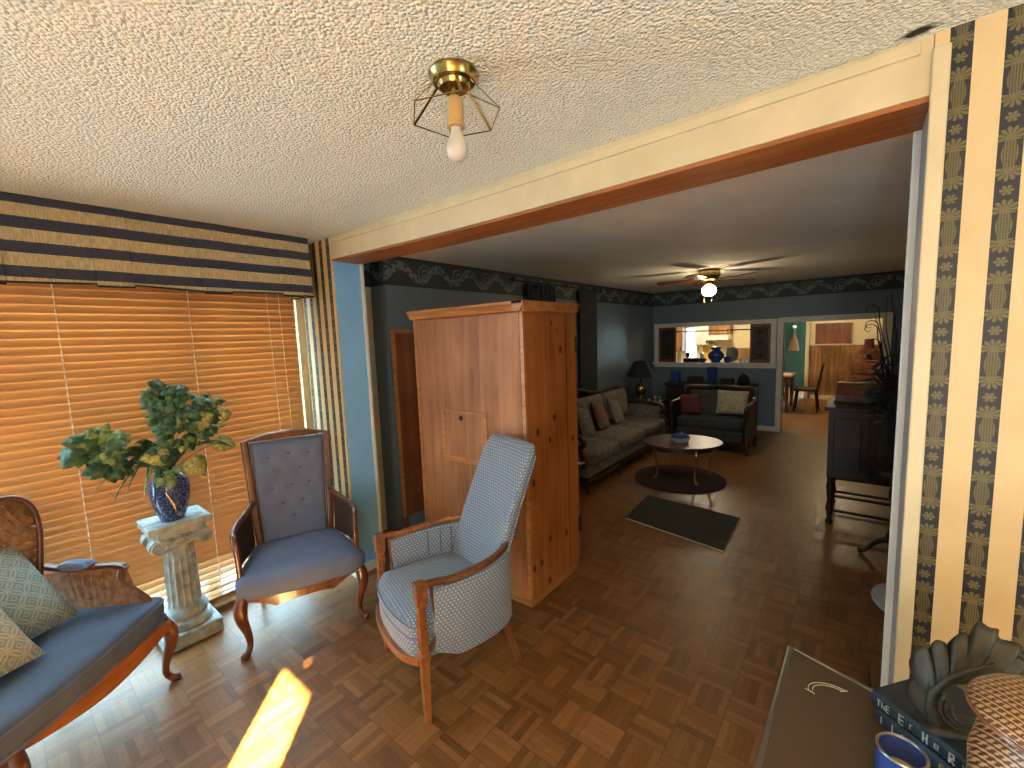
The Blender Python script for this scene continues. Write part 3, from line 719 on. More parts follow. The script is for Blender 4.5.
# ------------------------------------------------------------------ cabriole leg helper
def cabriole(mb, x, y, top, ox, oy, s=1.0):
    mb.tube(cr([(x, y, top), (x+ox*.030, y+oy*.030, top*.82), (x+ox*.030, y+oy*.030, top*.62), (x+ox*.004, y+oy*.004, top*.38), (x-ox*.006, y-oy*.006, top*.18), (x+ox*.012, y+oy*.012, top*.07), (x+ox*.040, y+oy*.040, top*.03), (x+ox*.052, y+oy*.052, top*.025)], 4),
            [s*k for k in (.030, .031, .033, .034, .0345, .035, .034, .032, .030, .0275, .025, .023, .021, .0195, .018, .017, .0165, .0165, .017, .018, .0195, .021, .022, .0225, .022, .021, .020, .018, .010)][:29], 12)
def wavy_apron(mb, x0, x1, ytop, z_top, zfun, bow, n=24, th=.018):
    rs = []
    for i in range(n+1):
        t_ = i/n; x = x0+(x1-x0)*t_; y = ytop-bow*sin(pi*t_); z0 = zfun(t_)
        rs.append([(x, y-th, z0), (x, y+th, z0), (x, y+th, z_top), (x, y-th, z_top)])
    mb.rings(rs)
def slab_outline(pts, n=8): return [(p.x, p.y) for p in cr([(a, b, 0) for a, b in pts]+[(pts[0][0], pts[0][1], 0)], n)[:-1]]

# ------------------------------------------------------------------ button-tufted armchair
def tufted_panel(w0, w1, z0, z1, y0, y1, th, buttons, bulge=.022):
    """rounded upholstered panel leaning back; front faces -y. returns mb, list of button positions"""
    mb = MB(); n, m_ = 28, 30; vs = []; fs = []
    bp = [((u), (v)) for u, v in buttons]
    for j in range(m_+1):
        v = j/m_
        for i in range(n+1):
            u = 2*i/n-1; hw = (w0+(w1-w0)*v)/2; e = (1-abs(u)**5)*(1-abs(2*v-1)**5)
            d = bulge*max(0, e)**.4
            for bu, bv in bp:
                q = ((u-bu)*hw)**2+((v-bv)*(z1-z0))**2; d -= .011*math.exp(-q/.0006)
            vs.append((u*hw, y0+(y1-y0)*v-d, z0+(z1-z0)*v))
    b2 = len(vs)
    for j in range(m_+1):
        v = j/m_
        for i in range(n+1):
            u = 2*i/n-1; hw = (w0+(w1-w0)*v)/2; vs.append((u*hw, y0+(y1-y0)*v+th, z0+(z1-z0)*v))
    for j in range(m_):
        for i in range(n):
            a = j*(n+1)+i; fs.append((a, a+1, a+n+2, a+n+1)); fs.append((b2+a, b2+a+n+1, b2+a+n+2, b2+a+1))
    for j in range(m_):
        for i in (0, n):
            a = j*(n+1)+i; fs.append((a, a+n+1, b2+a+n+1, b2+a))
    for i in range(n):
        for j in (0, m_):
            a = j*(n+1)+i; fs.append((a, a+1, b2+a+1, b2+a))
    mb.add(vs, fs); pos = []
    for bu, bv in bp:
        hw = (w0+(w1-w0)*bv)/2; pos.append((bu*hw, y0+(y1-y0)*bv-bulge+.010, z0+(z1-z0)*bv))
    return mb, pos
t = thing('armchair', 'blue button-tufted armchair with mahogany frame and cane sides by the blinds', 'armchair', (-2.735, 1.165, 0), radians(69))
for sx in (-1, 1):
    b = MB(); cabriole(b, sx*.30, -.25, .36, sx*.7, -.7); b.build('leg', 'mahog', t)
for sx in (-1, 1):
    b = MB(); b.tube([(sx*.22, .22, .34), (sx*.225, .24, .18), (sx*.235, .29, 0)], [.020, .018, .014], 8); b.build('leg', 'mahog', t)
seat_o = slab_outline([(-.325, -.27), (-.17, -.305), (0, -.318), (.17, -.305), (.325, -.27), (.325, -.12), (.27, .12), (.235, .24), (0, .25), (-.235, .24), (-.27, .12), (-.325, -.12)], 4)
b = MB(); wavy_apron(b, -.30, .30, -.262, .335, lambda q: .275+.045*abs(cos(2*pi*q))-.03*sin(pi*q)**6, .045)
b.rings([[(sx, y, .29), (sx+.02*(1 if sx < 0 else -1), y, .29), (sx+.02*(1 if sx < 0 else -1), y, .34), (sx, y, .34)] for sx, y in ((-.315, -.24), (-.23, .23))])
b.rings([[(sx, y, .29), (sx-.02, y, .29), (sx-.02, y, .34), (sx, y, .34)] for sx, y in ((.315, -.24), (.23, .23))])
b.build('apron', 'walnut', t)
b = MB(); b.stack(seat_o, [(.325, 1.0), (.33, 1.01), (.35, 1.03), (.40, 1.035), (.420, .985), (.436, .93), (.449, .80), (.457, .55), (.460, .25), (.4605, .02)])
sc = b.build('seat_cushion', 'bluefab', t, smooth=60)
b = MB(); b.tube([(x*1.0, y*1.0, .340) for x, y in seat_o], .0055, 6, closed=True).build('welt', 'bluefab', sc)
btn = [(-.55, .84), (0, .86), (.55, .84), (-.30, .69), (.30, .70), (-.55, .53), (0, .54), (.52, .54), (-.3, .37), (.3, .37), (0, .23)]
pb, pos = tufted_panel(.385, .455, .43, 1.08, .215, .345, .03, btn, .03)
bk = pb.build('back_cushion', 'bluefab', t, smooth=60)
for p in pos: MB().lathe([(0, .006), (.006, .005), (.0095, 0), (.006, -.005), (0, -.006)], p, 10).build('button', 'bluefab2', bk)
b = MB(); fr = [(-.205, .205, .34), (-.222, .225, .55), (-.252, .345, 1.095), (-.13, .355, 1.112), (0, .357, 1.117), (.13, .355, 1.112), (.252, .345, 1.095), (.222, .225, .55), (.205, .205, .34)]
b.sweep(fr, RR(.045, .036, .6), up=(0, 1, .15)); b.build('back_frame', 'mahog', t)
MB().box(-.20, .20, .262, .27, .45, 1.0).xf(Matrix.Shear('XZ', 4, (0, 0))).build('back_cloth', 'bluefab', t) if False else None
for sx in (-1, 1):
    b = MB(); arm = cr([(sx*.232, .245, .70), (sx*.28, .13, .675), (sx*.325, -.0, .655), (sx*.335, -.10, .645), (sx*.325, -.150, .615), (sx*.318, -.165, .55), (sx*.315, -.175, .45), (sx*.31, -.19, .34)], 5)
    b.sweep(arm, RR(.036, .030, .6), up=(sx*1.0, .1, .35)); b.build('arm_rail', 'mahog', t)
    b = MB(); rs = []
    for p in arm[2:-6]:
        rs.append([(p.x-.004, p.y, p.z-.01), (p.x+.004, p.y, p.z-.01), (p.x*.97+.004, p.y, .42), (p.x*.97-.004, p.y, .42)])
    b.rings(rs); b.build('cane_panel', 'caneback', t)

# ------------------------------------------------------------------ high-back dotted armchair
t = thing('armchair', 'high-backed armchair in dotted blue-grey fabric with wooden arms before the pine wardrobe', 'armchair', (-1.662, 1.462, 0), radians(-17.4))
for sx in (-1, 1):
    b = MB(); x = sx*.295
    b.rings([[(x+sx_*w_, -.275+sy_*w_, z) for sx_, sy_ in ((-1, -1), (1, -1), (1, 1), (-1, 1))] for z, w_ in ((0, .013), (.30, .019), (.31, .024), (.335, .024), (.345, .017), (.56, .017), (.57, .024), (.60, .026), (.66, .026), (.67, .022))])
    for q in (-1, 0, 1): b.box(x+q*.009-.002, x+q*.009+.002, -.296, -.291, .36, .53)
    lg = b.build('leg', 'oak', t, bevel=.003, label='front leg rising into the arm post')
for sx in (-1, 1):
    b = MB(); b.rings([[(sx*cx+sx_*w_, cy+sy_*w_, z) for sx_, sy_ in ((-1, -1), (1, -1), (1, 1), (-1, 1))] for z, w_, cx, cy in ((0, .014, .235, .27), (.18, .018, .225, .215), (.34, .021, .22, .19))])
    b.build('leg', 'walnut', t, bevel=.003)
bow = [(-.27, -.285, 0), (-.18, -.335, 0), (0, -.355, 0), (.18, -.335, 0), (.27, -.285, 0)]
MB().sweep([(p.x, p.y, .285) for p in cr(bow, 6)], RECT(.03, .035)).build('seat_rail', 'oak', t, bevel=.003)
so = slab_outline([(-.272, -.28), (-.18, -.333), (0, -.352), (.18, -.333), (.272, -.28), (.272, -.05), (.24, .14), (.12, .21), (-.12, .21), (-.24, .14), (-.272, -.05)], 4)
MB().stack(so, [(.285, .97), (.30, .985), (.37, .99), (.385, .97)]).build('seat_base', 'dotted', t, smooth=60)
b = MB(); b.stack(so, [(.385, .96), (.39, .985), (.42, 1.0), (.445, .99), (.462, .95), (.474, .80), (.482, .5), (.484, .1)])
scu = b.build('seat_cushion', 'dotted', t, smooth=60)
b = MB(); b.tube([((x)*.995, y*.995, .447) for x, y in so], .005, 6, closed=True).tube([((x)*.985, y*.985, .392) for x, y in so], .005, 6, closed=True).build('welt', 'bluefab', scu)
# barrel sides
path = cr([(.293, -.215, 0), (.305, -.05, 0), (.285, .11, 0), (.225, .215, 0), (.12, .262, 0), (0, .272, 0), (-.12, .262, 0), (-.225, .215, 0), (-.285, .11, 0), (-.305, -.05, 0), (-.293, -.215, 0)], 6)
b = MB(); rs = []
for i, p in enumerate(path):
    q = path[max(0, i-1)]; q2 = path[min(len(path)-1, i+1)]; tt = (q2-q).normalized(); nn = Vector((tt.y, -tt.x, 0))
    f = i/(len(path)-1); e = min(f, 1-f)*2
    zt = .615+.03*e; z0 = .27+.05*max(0, 1-e*8); th = .022
    ins = -nn; yo = max(0, 1-e*10)
    sec = [p-nn*th, p+nn*th*.6, p+nn*th, p+nn*th, p+nn*th*.6, p-nn*th*.6, p-nn*th, p-nn*th]
    zz = [z0, z0, z0+.01, zt-.02, zt, zt, zt-.02, z0+.1]
    rip = .006*sin(i*pi/3)
    rs.append([(s.x, s.y+(.03*yo if .35 < z_ < .55 else 0), z_) for s, z_ in zip(sec, zz)])
b.rings(rs).build('barrel_side', 'dotted', t, smooth=50)
for sx in (-1, 1):
    b = MB(); k = path if sx > 0 else path[::-1]
    rail = [Vector((sx*.295, -.275, .655)), Vector((sx*.298, -.2, .648))]+[Vector((p.x, p.y, .638+.035*(i/18)**1.5)) for i, p in enumerate(k[2:20])]
    b.sweep(rail, RR(.034, .026, .6)); b.build('arm_rail', 'oak' if sx < 0 else 'walnut', t)
    b = MB(); b.tube(cr([(sx*.296, -.222, .63), (sx*.296, -.218, .55), (sx*.296, -.205, .42), (sx*.292, -.24, .33)], 4), .009, 8).build('arm_brace', 'walnut', t)
# inner channels
for i in range(8, 19, 3):
    for sx in (-1, 1):
        p = path[i] if sx > 0 else path[-1-i]
        MB().tube([(p.x*.925, p.y*.925-.004, .47), (p.x*.925, p.y*.925-.004, .615)], .0035, 6).build('channel_seam', 'bluefab2', t)
# tall back
b = MB(); rs = []
for j in range(29):
    f = j/28; z = .40+.74*f; wd = (.238-.015*f-.02*sin(pi*min(1, f*1.6))*0)
    y = .185+.27*f**1.25; th = .042
    if f > .90: k = (f-.90)/.10; wd *= (1-.10*k**2); th *= sqrt(max(.02, 1-k**2*.9))
    ring = []
    for a in range(28):
        th_ = 2*pi*a/28; cx, sy = cos(th_), sin(th_)
        px = wd*math.copysign(abs(cx)**.42, cx); py = th*math.copysign(abs(sy)**.5, sy)
        ring.append((px, y+py+.055*(px/.24)**2*(-1)*(1-.5*f), z))
    rs.append(ring)
bk = MB().rings(rs).build('backrest', 'dotted', t, smooth=60)
for sx in (-1, 1):
    b = MB(); pts = []
    for j in range(1, 27):
        f = j/28; z = .40+.74*f; wd = .240-.015*f; y = .185+.27*f**1.25
        if f > .9: wd *= 1-.1*((f-.9)/.1)**2
        pts.append((sx*wd, y+.030-.055*(1-.5*f), z))
    b.tube(pts, .004, 6).build('welt', 'dotted', bk)

# ------------------------------------------------------------------ settee at the left
t = thing('settee', 'dusky blue settee with cane arms and cabriole legs at the left edge', 'settee', (-2.58, -.175, 0), radians(126.9))
xr = .60
for x in (-.86, -.10, xr):
    b = MB(); cabriole(b, x, -.25 - (.05 if x == -.10 else 0), .345, (.7 if x > 0 else -.7 if x < -.5 else 0), -.7, .95); b.build('leg', 'mahog', t)
for x in (-.80, .50):
    b = MB(); b.tube([(x, .20, .34), (x, .21, .18), (x*1.02, .25, 0)], [.020, .018, .014], 8); b.build('leg', 'mahog', t)
so2 = slab_outline([(-.92, -.25), (-.7, -.29), (-.4, -.33), (-.12, -.345), (.16, -.33), (.42, -.29), (.635, -.245), (.635, -.10), (.57, .12), (.53, .22), (-.13, .24), (-.8, .22), (-.85, .1), (-.92, -.1)], 4)
b = MB(); wavy_apron(b, -.10, xr, -.285, .345, lambda q: .262+.05*abs(2*q-1)**1.6*1.0-.012*sin(pi*q), .012)
wavy_apron(b, -.86, -.10, -.285, .345, lambda q: .262+.05*abs(2*q-1)**1.6, .012); b.box(.60, .62, -.22, .15, .29, .345)
b.build('apron', 'oak', t)
b = MB(); b.stack(so2, [(.335, .975), (.345, .99), (.40, 1.0), (.432, 1.0), (.445, .985), (.456, .93), (.463, .8), (.466, .4), (.4665, .05)])
sc = b.build('seat_cushion', 'bluefab2', t, smooth=60)
MB().tube([(x, y, .35) for x, y in so2], .005, 6, closed=True).tube([(x*1.0, y*1.0, .434) for x, y in so2], .0045, 6, closed=True).build('welt', 'bluefab', sc)
btn = [(u, v) for k, v in enumerate((.25, .5, .75)) for u in [(-.8+.32*i+(.16 if k % 2 else 0)) for i in range(6)]]
pb, pos = tufted_panel(.94, 1.02, .44, 1.00, .20, .33, .035, btn, .03)
pb.v = [(x-.13, y, z) for x, y, z in pb.v]
bk = pb.build('back_cushion', 'bluefab2', t, smooth=60)
for p in pos: MB().lathe([(0, .006), (.006, .005), (.0095, 0), (.006, -.005), (0, -.006)], (p[0]-.13, p[1], p[2]), 8).build('button', 'bluefab', bk)
b = MB(); b.sweep(cr([(-.62, .20, .42), (-.63, .24, .7), (-.64, .34, .99), (-.4, .35, 1.03), (-.13, .35, 1.05), (.14, .35, 1.03), (.36, .34, 1.0), (.37, .24, .7), (.36, .20, .42)], 5), RR(.035, .04, .6), up=(0, 1, .1)).build('back_frame', 'mahog', t)
for sx, x0 in ((1, .375), (-1, -.635)):
    ear = [(x0, .22, .55), (x0+sx*.01, .29, .84), (x0+sx*.01, .31, .99), (x0+sx*.05, .30, 1.055), (x0+sx*.11, .27, 1.05), (x0+sx*.145, .24, .99), (x0+sx*.135, .21, .87), (x0+sx*.10, .19, .72), (x0+sx*.07, .19, .55)]
    ec = cr(ear, 4); MB().sweep(ec, RR(.024, .024, .8), up=(0, 1, .1)).build('wing_frame', 'mahog', t)
    c0 = Vector((x0+sx*.08, .25, .85)); b = MB(); n = len(ec)
    b.add(ec+[c0], [(i, i+1, n) for i in range(n-1)]+[(n-1, 0, n)]); o = b.build('cane_panel', 'cane', t); md = o.modifiers.new('s', 'SOLIDIFY'); md.thickness = .004
    xa = x0+sx*.145
    arm = cr([(xa-sx*.02, .20, .70), (xa, .12, .675), (xa+sx*.03, .03, .665), (xa+sx*.055, -.06, .66), (xa+sx*.065, -.11, .645)], 5)
    MB().sweep(arm, RR(.040, .022, .6)).build('arm_rail', 'mahog', t)
    fpost = cr([(xa+sx*.065, -.115, .650), (xa+sx*.060, -.095, .60), (xa+sx*.068, -.12, .53), (xa+sx*.075, -.19, .465), (xa+sx*.06, -.225, .43)], 4)
    MB().sweep(fpost, RR(.034, .030, .6), up=(1, 0, 0)).build('arm_post', 'walnut', t)
    MB().pillow(.07, .16, .045, 10).xf(Matrix.Translation((xa+sx*.008, .07, .69))).build('arm_pad', 'bluefab', t, smooth=60)
    b = MB(); rs = []
    for i in range(13):
        f = i/12; p = arm[int(f*(len(arm)-1))]; yb = .19-.39*f
        rs.append([(p.x-.003, p.y, .66), (p.x+.003, p.y, .66), (xa+sx*.05*f+.003, yb, .455), (xa+sx*.05*f-.003, yb, .455)])
    b.rings(rs).build('cane_panel', 'cane', t, smooth=0)
def scatter_pillow(label, name, mat, world, size, rot, group=None, cat='pillow'):
    o = MB().pillow(size[0], size[1], size[2], 16).build(name, mat, None, smooth=60); o.location = world; o.rotation_euler = rot
    return tag(o, label, cat, group)
def euler_from(xa, ya):
    xa = Vector(xa).normalized(); ya = Vector(ya); za = xa.cross(ya).normalized(); ya = za.cross(xa)
    return Matrix((xa, ya, za)).transposed().to_euler()
scatter_pillow('grey-green square pillow with a circle print leaning on the settee wing', 'throw_pillow', 'pillow1', (-2.855, -.085, .665), (.47, .47, .13), euler_from((-.6, .8, -.02), (-.5, -.37, .78)))
scatter_pillow('tan circle-print pillow lying lowest on the settee at the frame edge', 'throw_pillow', 'pillow2', (-2.61, -.18, .635), (.40, .40, .12), euler_from((-.55, .82, -.05), (-.55, -.40, .72)))

# ------------------------------------------------------------------ pine wardrobe seen from its back
t = thing('wardrobe', 'tall knotty pine wardrobe turned with its plywood back to the front room', 'wardrobe', (-2.045, 2.03, 0))
MB().box(-.50, .495, .012, .60, .06, 1.875).build('body', 'pine', t, bevel=.003)
MB().box(-.485, .465, .004, .012, .10, 1.86).build('back_panel', 'ply', t)
MB().box(-.505, -.478, .0, .02, .03, 1.875).box(.472, .498, .0, .02, .03, 1.875).box(-.478, .472, .0, .02, .03, .11).build('back_frame', 'pinetrim', t)
b = MB(); prof = [(.012, 1.865), (-.012, 1.872), (-.022, 1.895), (-.036, 1.912), (-.036, 1.93), (.3, 1.93), (.3, 1.87)]
b.prism(prof, -.53, .525, lambda a, c, d: (d, a, c)); b.prism([(.495-.05, 1.87)] + [(.495-min(p[0], .05), p[1]) for p in prof[:-1]] , 0.0, .65, lambda a, c, d: (a+.0, d-.036, c)); b.box(-.53, .445, .3, .62, 1.87, 1.93)
b.build('crown_moulding', 'pinetrim', t, bevel=.002)
h = MB().box(-.24, -.215, -.006, .004, .875, 1.235).box(.155, .18, -.006, .004, .875, 1.235).box(-.215, .155, -.006, .004, .875, .91).box(-.215, .155, -.006, .004, 1.222, 1.235)
hp = MB().box(-.215, .155, -.001, .004, .91, 1.222).build('hatch', 'ply', t)
h.build('hatch_frame', 'pinetrim', hp, bevel=.002)
MB().lathe([(0, -.001), (.017, -.001), (.017, .002), (0, .002)], seg=20).xf(Matrix.Translation((-.055, -.0035, 1.185)) @ Matrix.Rotation(pi/2, 4, 'X')).build('hatch_hole', 'black', hp)
MB().box(-.48, .48, .02, .59, .0, .06).build('plinth', 'pinetrim', t, bevel=.004)
d = MB().box(-.47, .488, .60, .623, .10, 1.86).build('door', 'pine', t, bevel=.003)
b = MB().box(.47, .502, .593, .628, 1.60, 1.70).tube([(.498, .611, 1.59), (.498, .611, 1.71)], .007, 8)
b.build('hinge', 'iron', d)
MB().box(.47, .502, .593, .628, .30, .40).tube([(.498, .611, .29), (.498, .611, .41)], .007, 8).build('hinge', 'iron', d)
MB().tube([(.49, .612, .80), (.52, .615, .80), (.535, .615, .81)], [.012, .008, .010], 10).build('latch', 'chrome', d)
o = MB().box(.4955, .4965, .47, .475, .07, 1.87).build('side_joint', 'black', t)

# tall dark panel standing against the slate wall behind the wardrobe
t = thing('wooden_headboard', 'tall dark mottled wood panel on short legs against the slate wall behind the wardrobe', 'headboard', (-3.112, 2.23, 0))
MB().box(0, .03, .02, .80, .17, 1.79).build('panel', 'cabwood', t, bevel=.003)
MB().box(0, .036, 0, .82, 1.79, 1.82).box(0, .036, 0, .022, .17, 1.79).box(0, .036, .80, .82, .17, 1.79).build('frame', 'pinetrim', t, bevel=.003)
for y in (.0, .78): MB().box(.0, .034, y, y+.04, 0, .17).build('leg', 'cabwood', t)

# ------------------------------------------------------------------ curtain on the living room wall
for (y0, y1, nm) in ((4.15, 4.75, 'slate curtain panel nearest the wardrobe'), (5.35, 5.86, 'slate curtain panel hanging beside the lit part of the living room wall')):
    t = thing('curtain', nm, 'curtain', (-3.088, y0, 0))
    b = MB(); rs = []; n = 44
    for z in (.05, .8, 1.6, 2.2, 2.34):
        row = []
        for i in range(n+1):
            f = i/n; row.append((.020*sin(f*2*pi*6+z*.4), f*(y1-y0), z))
        rs.append(row)
    b.add([p for r in rs for p in r], [(j*(n+1)+i, j*(n+1)+i+1, (j+1)*(n+1)+i+1, (j+1)*(n+1)+i) for j in range(4) for i in range(n)])
    o = b.build('drape', 'curtain', t, smooth=60); md = o.modifiers.new('s', 'SOLIDIFY'); md.thickness = .004
t = thing('curtain_rod', 'dark curtain rod under the border paper in the living room', 'rod', (-3.085, 3.9, 2.36))
MB().tube([(0, 0, 0), (0, 2.1, 0)], .010, 8).build('rod', 'iron', t)
for y in (0, 2.1): MB().lathe([(0, -.03), (.022, -.01), (.024, .01), (0, .035)], (0, 0, 0), 12).xf(Matrix.Translation((0, y, 0))).build('finial', 'iron', t)

# ------------------------------------------------------------------ living room sofa
t = thing('sofa', 'long grey floral sofa with carved dark frame along the slate wall', 'sofa', (-3.03, 3.95, 0))
SL = 2.45
MB().box(.10, .80, .04, SL-.04, .17, .31).build('seat_base', 'sofafab', t, bevel=.02)
for i in range(3):
    y0 = .06+i*(SL-.12)/3; y1 = y0+(SL-.12)/3-.012
    b = MB(); o_ = [(p[0]+.475, p[1]+(y0+y1)/2) for p in RR(.71, y1-y0, .25)]
    b.stack(o_, [(.31, .97), (.325, 1), (.40, 1), (.425, .98), (.44, .9), (.448, .6), (.45, .05)]).build('seat_cushion', 'sofafab', t, smooth=60)
    b = MB(); b.stack([(p[0], p[1]) for p in RR(y1-y0, .42, .3)], [(0, .96), (.02, 1), (.10, 1), (.135, .93), (.15, .6), (.152, .05)])
    b.xf(Matrix.Translation((.10, (y0+y1)/2, .645)) @ Matrix.Rotation(radians(-14), 4, 'Y') @ Matrix(((0, 0, 1, 0), (1, 0, 0, 0), (0, 1, 0, 0), (0, 0, 0, 1))))
    b.build('back_cushion', 'sofafab', t, smooth=60)
crest = cr([(.05, 0, .45), (.04, .03, .82), (.03, .25, .88), (.02, .6, .86), (.01, .95, .90), (.01, SL/2, .96), (.01, SL-.95, .90), (.02, SL-.6, .86), (.03, SL-.25, .88), (.04, SL-.03, .82), (.05, SL, .45)], 6)
MB().sweep(crest, RR(.05, .05, .6), up=(1, 0, 0)).build('crest_rail', 'darkwood', t)
for y in (.02, SL-.02):
    b = MB(); b.sweep(cr([(.06, y, .62), (.3, y, .66), (.62, y, .64), (.74, y, .61), (.77, y, .54), (.72, y, .50), (.76, y, .42), (.78, y, .30)], 5), RR(.055, .06, .6), up=(0, 1, 0)); b.build('arm_frame', 'darkwood', t)
    MB().box(.12, .72, y-.02, y+.02, .30, .62).build('arm_panel', 'sofafab', t, bevel=.01)
MB().sweep(cr([(.815, 0, .17), (.815, .4, .13), (.815, SL/2, .16), (.815, SL-.4, .13), (.815, SL, .17)], 5), RR(.025, .05, .5)).build('front_rail', 'darkwood', t)
for x in (.12, .80):
    for y in (.04, .85, SL-.85, SL-.04):
        b = MB(); b.tube(cr([(x, y, .18), (x+.012, y, .12), (x-.004, y, .06), (x+.012, y, .012)], 4), [.03, .031, .029, .026, .022, .019, .017, .016, .017, .020, .022, .022, .016], 8); b.build('leg', 'darkwood', t)
for lb, mt, loc, sz in (('floral grey pillow nearest the camera on the long sofa', 'sofafab', (-2.70, 4.78, .60), .42), ('mauve-brown pillow in the middle of the long sofa', 'mauve', (-2.72, 5.25, .60), .40), ('beige pillow toward the lamp end of the long sofa', 'beigefab', (-2.72, 5.73, .59), .38), ('brown pillow half hidden behind the wardrobe on the long sofa', 'mauve', (-2.68, 4.31, .60), .40)):
    scatter_pillow(lb, 'throw_pillow', mt, loc, (sz, sz, .13), euler_from((-.12, .95, -.25), (-.42, .10, .9)))

# end table and lamp
t = thing('end_table', 'dark end table in the far corner holding the black-shaded lamp', 'table', (-2.80, 7.05, 0))
MB().stack(RR(.55, .55, .2), [(.55, .98), (.56, 1), (.575, 1), (.58, .98)]).build('tabletop', 'darkwood', t)
MB().box(-.22, .22, -.22, .22, .47, .55).build('apron', 'darkwood', t)
for x in (-.22, .22):
    for y in (-.22, .22): MB().tube([(x, y, .5), (x*1.02, y*1.02, .3), (x, y, 0)], [.022, .016, .014], 8).build('leg', 'darkwood', t)
t = thing('table_lamp', 'table lamp with a black conical shade and gold bulb-shaped base', 'lamp', (-2.86, 6.96, .58))
MB().lathe([(0, 0), (.075, 0), (.075, .02), (.03, .035), (.025, .07), (.06, .10), (.085, .16), (.08, .22), (.045, .27), (.02, .29), (0, .29)], seg=24).build('base', 'brass', t)
MB().tube([(0, 0, .28), (0, 0, .42)], .012, 8).build('stem', 'iron', t)
o = MB().lathe([(.235, .40), (.11, .66), (.107, .66), (.232, .40)], seg=32)
o.v = o.v; sh = MB(); sh.rings([[(r*cos(2*pi*k/32), r*sin(2*pi*k/32), z) for k in range(32)] for r, z in ((.235, .40), (.105, .66), (.102, .66), (.231, .40))], cap=False, closed=True)
sh.build('lamp_shade', 'black', t, smooth=60)
MB().lathe([(0, .66), (.010, .67), (.012, .69), (0, .70)], seg=10).tube([(0, 0, .42), (0, 0, .66)], .004, 6).tube([(-.102, 0, .655), (.102, 0, .655)], .003, 6).build('finial', 'brass', t)
for k, (x, y, h_) in enumerate(((-2.58, 6.88, .10), (-2.55, 7.02, .07), (-2.66, 6.84, .06))):
    tag(MB().lathe([(0, 0), (.025, 0), (.022, .01), (.012, h_*.4), (.03, h_), (.026, h_), (.010, h_*.45), (0, h_*.42)], seg=14).build('glass_dish', 'cleardish', None), ('tallest clear stemmed dish beside the table lamp', 'clear stemmed dish at the back of the end table', 'shortest clear dish at the front edge of the end table')[k], 'dish', 'clear dishes beside the lamp').location = (x, y, .58)

# round rug, coffee table, glass box on it
t = tag(MB().stack(circ(64, .50), [(.0005, 1), (.012, 1), (.015, .985)]).build('round_rug', 'rug', None), 'round dark brown rug under the coffee table', 'rug'); t.location = (-1.60, 5.02, 0)
TC = (-1.56, 5.02)
t = thing('coffee_table', 'oval glossy red-brown coffee table on slim curved legs', 'table', (TC[0], TC[1], .015), radians(35))
MB().stack(circ(56, .43, .36), [(.415, .97), (.422, 1), (.432, 1.0), (.438, .985)]).build('tabletop', 'redwood', t)
MB().stack(circ(40, .34, .28), [(.355, 1), (.415, 1)]).build('apron', 'darkwood', t)
for k in range(4):
    a = radians(10+90*k); x, y = .30*cos(a), .25*sin(a)
    MB().tube(cr([(x, y, .40), (x*1.14, y*1.14, .33), (x*1.05, y*1.05, .2), (x*1.02, y*1.02, .08), (x*1.16, y*1.16, .012)], 4), [.020, .022, .024, .023, .021, .018, .015, .013, .012, .011, .010, .010, .011, .013, .016, .018, .010], 8).build('leg', 'walnut', t)
t = thing('glass_dish', 'cut glass lidded dish standing on the coffee table', 'dish', (TC[0]-.02, TC[1]-.03, .453), radians(30))
MB().lathe([(0, 0), (.09, 0), (.11, .03), (.115, .055), (.10, .055), (.085, .02), (0, .015)], seg=12).build('bowl', 'cleardish', t)
MB().lathe([(.0, .06), (.105, .055), (.09, .08), (.04, .10), (.015, .105), (.02, .13), (0, .14)], seg=12).build('lid', 'blueglass', t)
t = thing('floor_mat', 'charcoal rectangular mat with pale edges lying on the parquet', 'mat', (-1.235, 3.895, 0), radians(-2))
MB().add([(-.40, -.27, .001), (.48, -.40, .001), (.43, .33, .001), (-.47, .385, .001), (-.40, -.27, .010), (.48, -.40, .010), (.43, .33, .010), (-.47, .385, .010)], [(0, 1, 2, 3), (4, 5, 6, 7), (0, 1, 5, 4), (1, 2, 6, 5), (2, 3, 7, 6), (3, 0, 4, 7)]).build('pile', 'mat', t)
MB().tube([(-.40, -.272, .006), (.48, -.402, .006), (.432, .33, .006)], .004, 6).build('binding', 'page', t, label='pale worn edge binding')

# ------------------------------------------------------------------ loveseat
t = thing('loveseat', 'dark wood-framed loveseat in grey fabric facing the coffee table', 'loveseat', (-1.66, 6.75, 0))
HW = .50
b = MB(); b.stack([(p[0], p[1]) for p in RR(2*HW-.10, .60, .2)], [(.31, .98), (.33, 1), (.42, 1), (.45, .97), (.46, .8), (.463, .05)]); b.build('seat_cushion', 'greyfab', t, smooth=60)
MB().box(-HW+.05, HW-.05, -.32, .30, .16, .30).build('seat_base', 'greyfab', t, bevel=.015)
pb, pos = tufted_panel(2*HW-.12, 2*HW-.16, .44, .78, .20, .33, .05, [], .03); pb.build('back_cushion', 'greyfab', t, smooth=60)
MB().sweep(cr([(-HW, .26, .16), (-HW, .30, .70), (-HW+.02, .33, .83), (-.25, .35, .84), (0, .36, .86), (.25, .35, .84), (HW-.02, .33, .83), (HW, .30, .70), (HW, .26, .16)], 5), RR(.05, .05, .5), up=(0, 1, 0)).build('back_frame', 'darkwood', t)
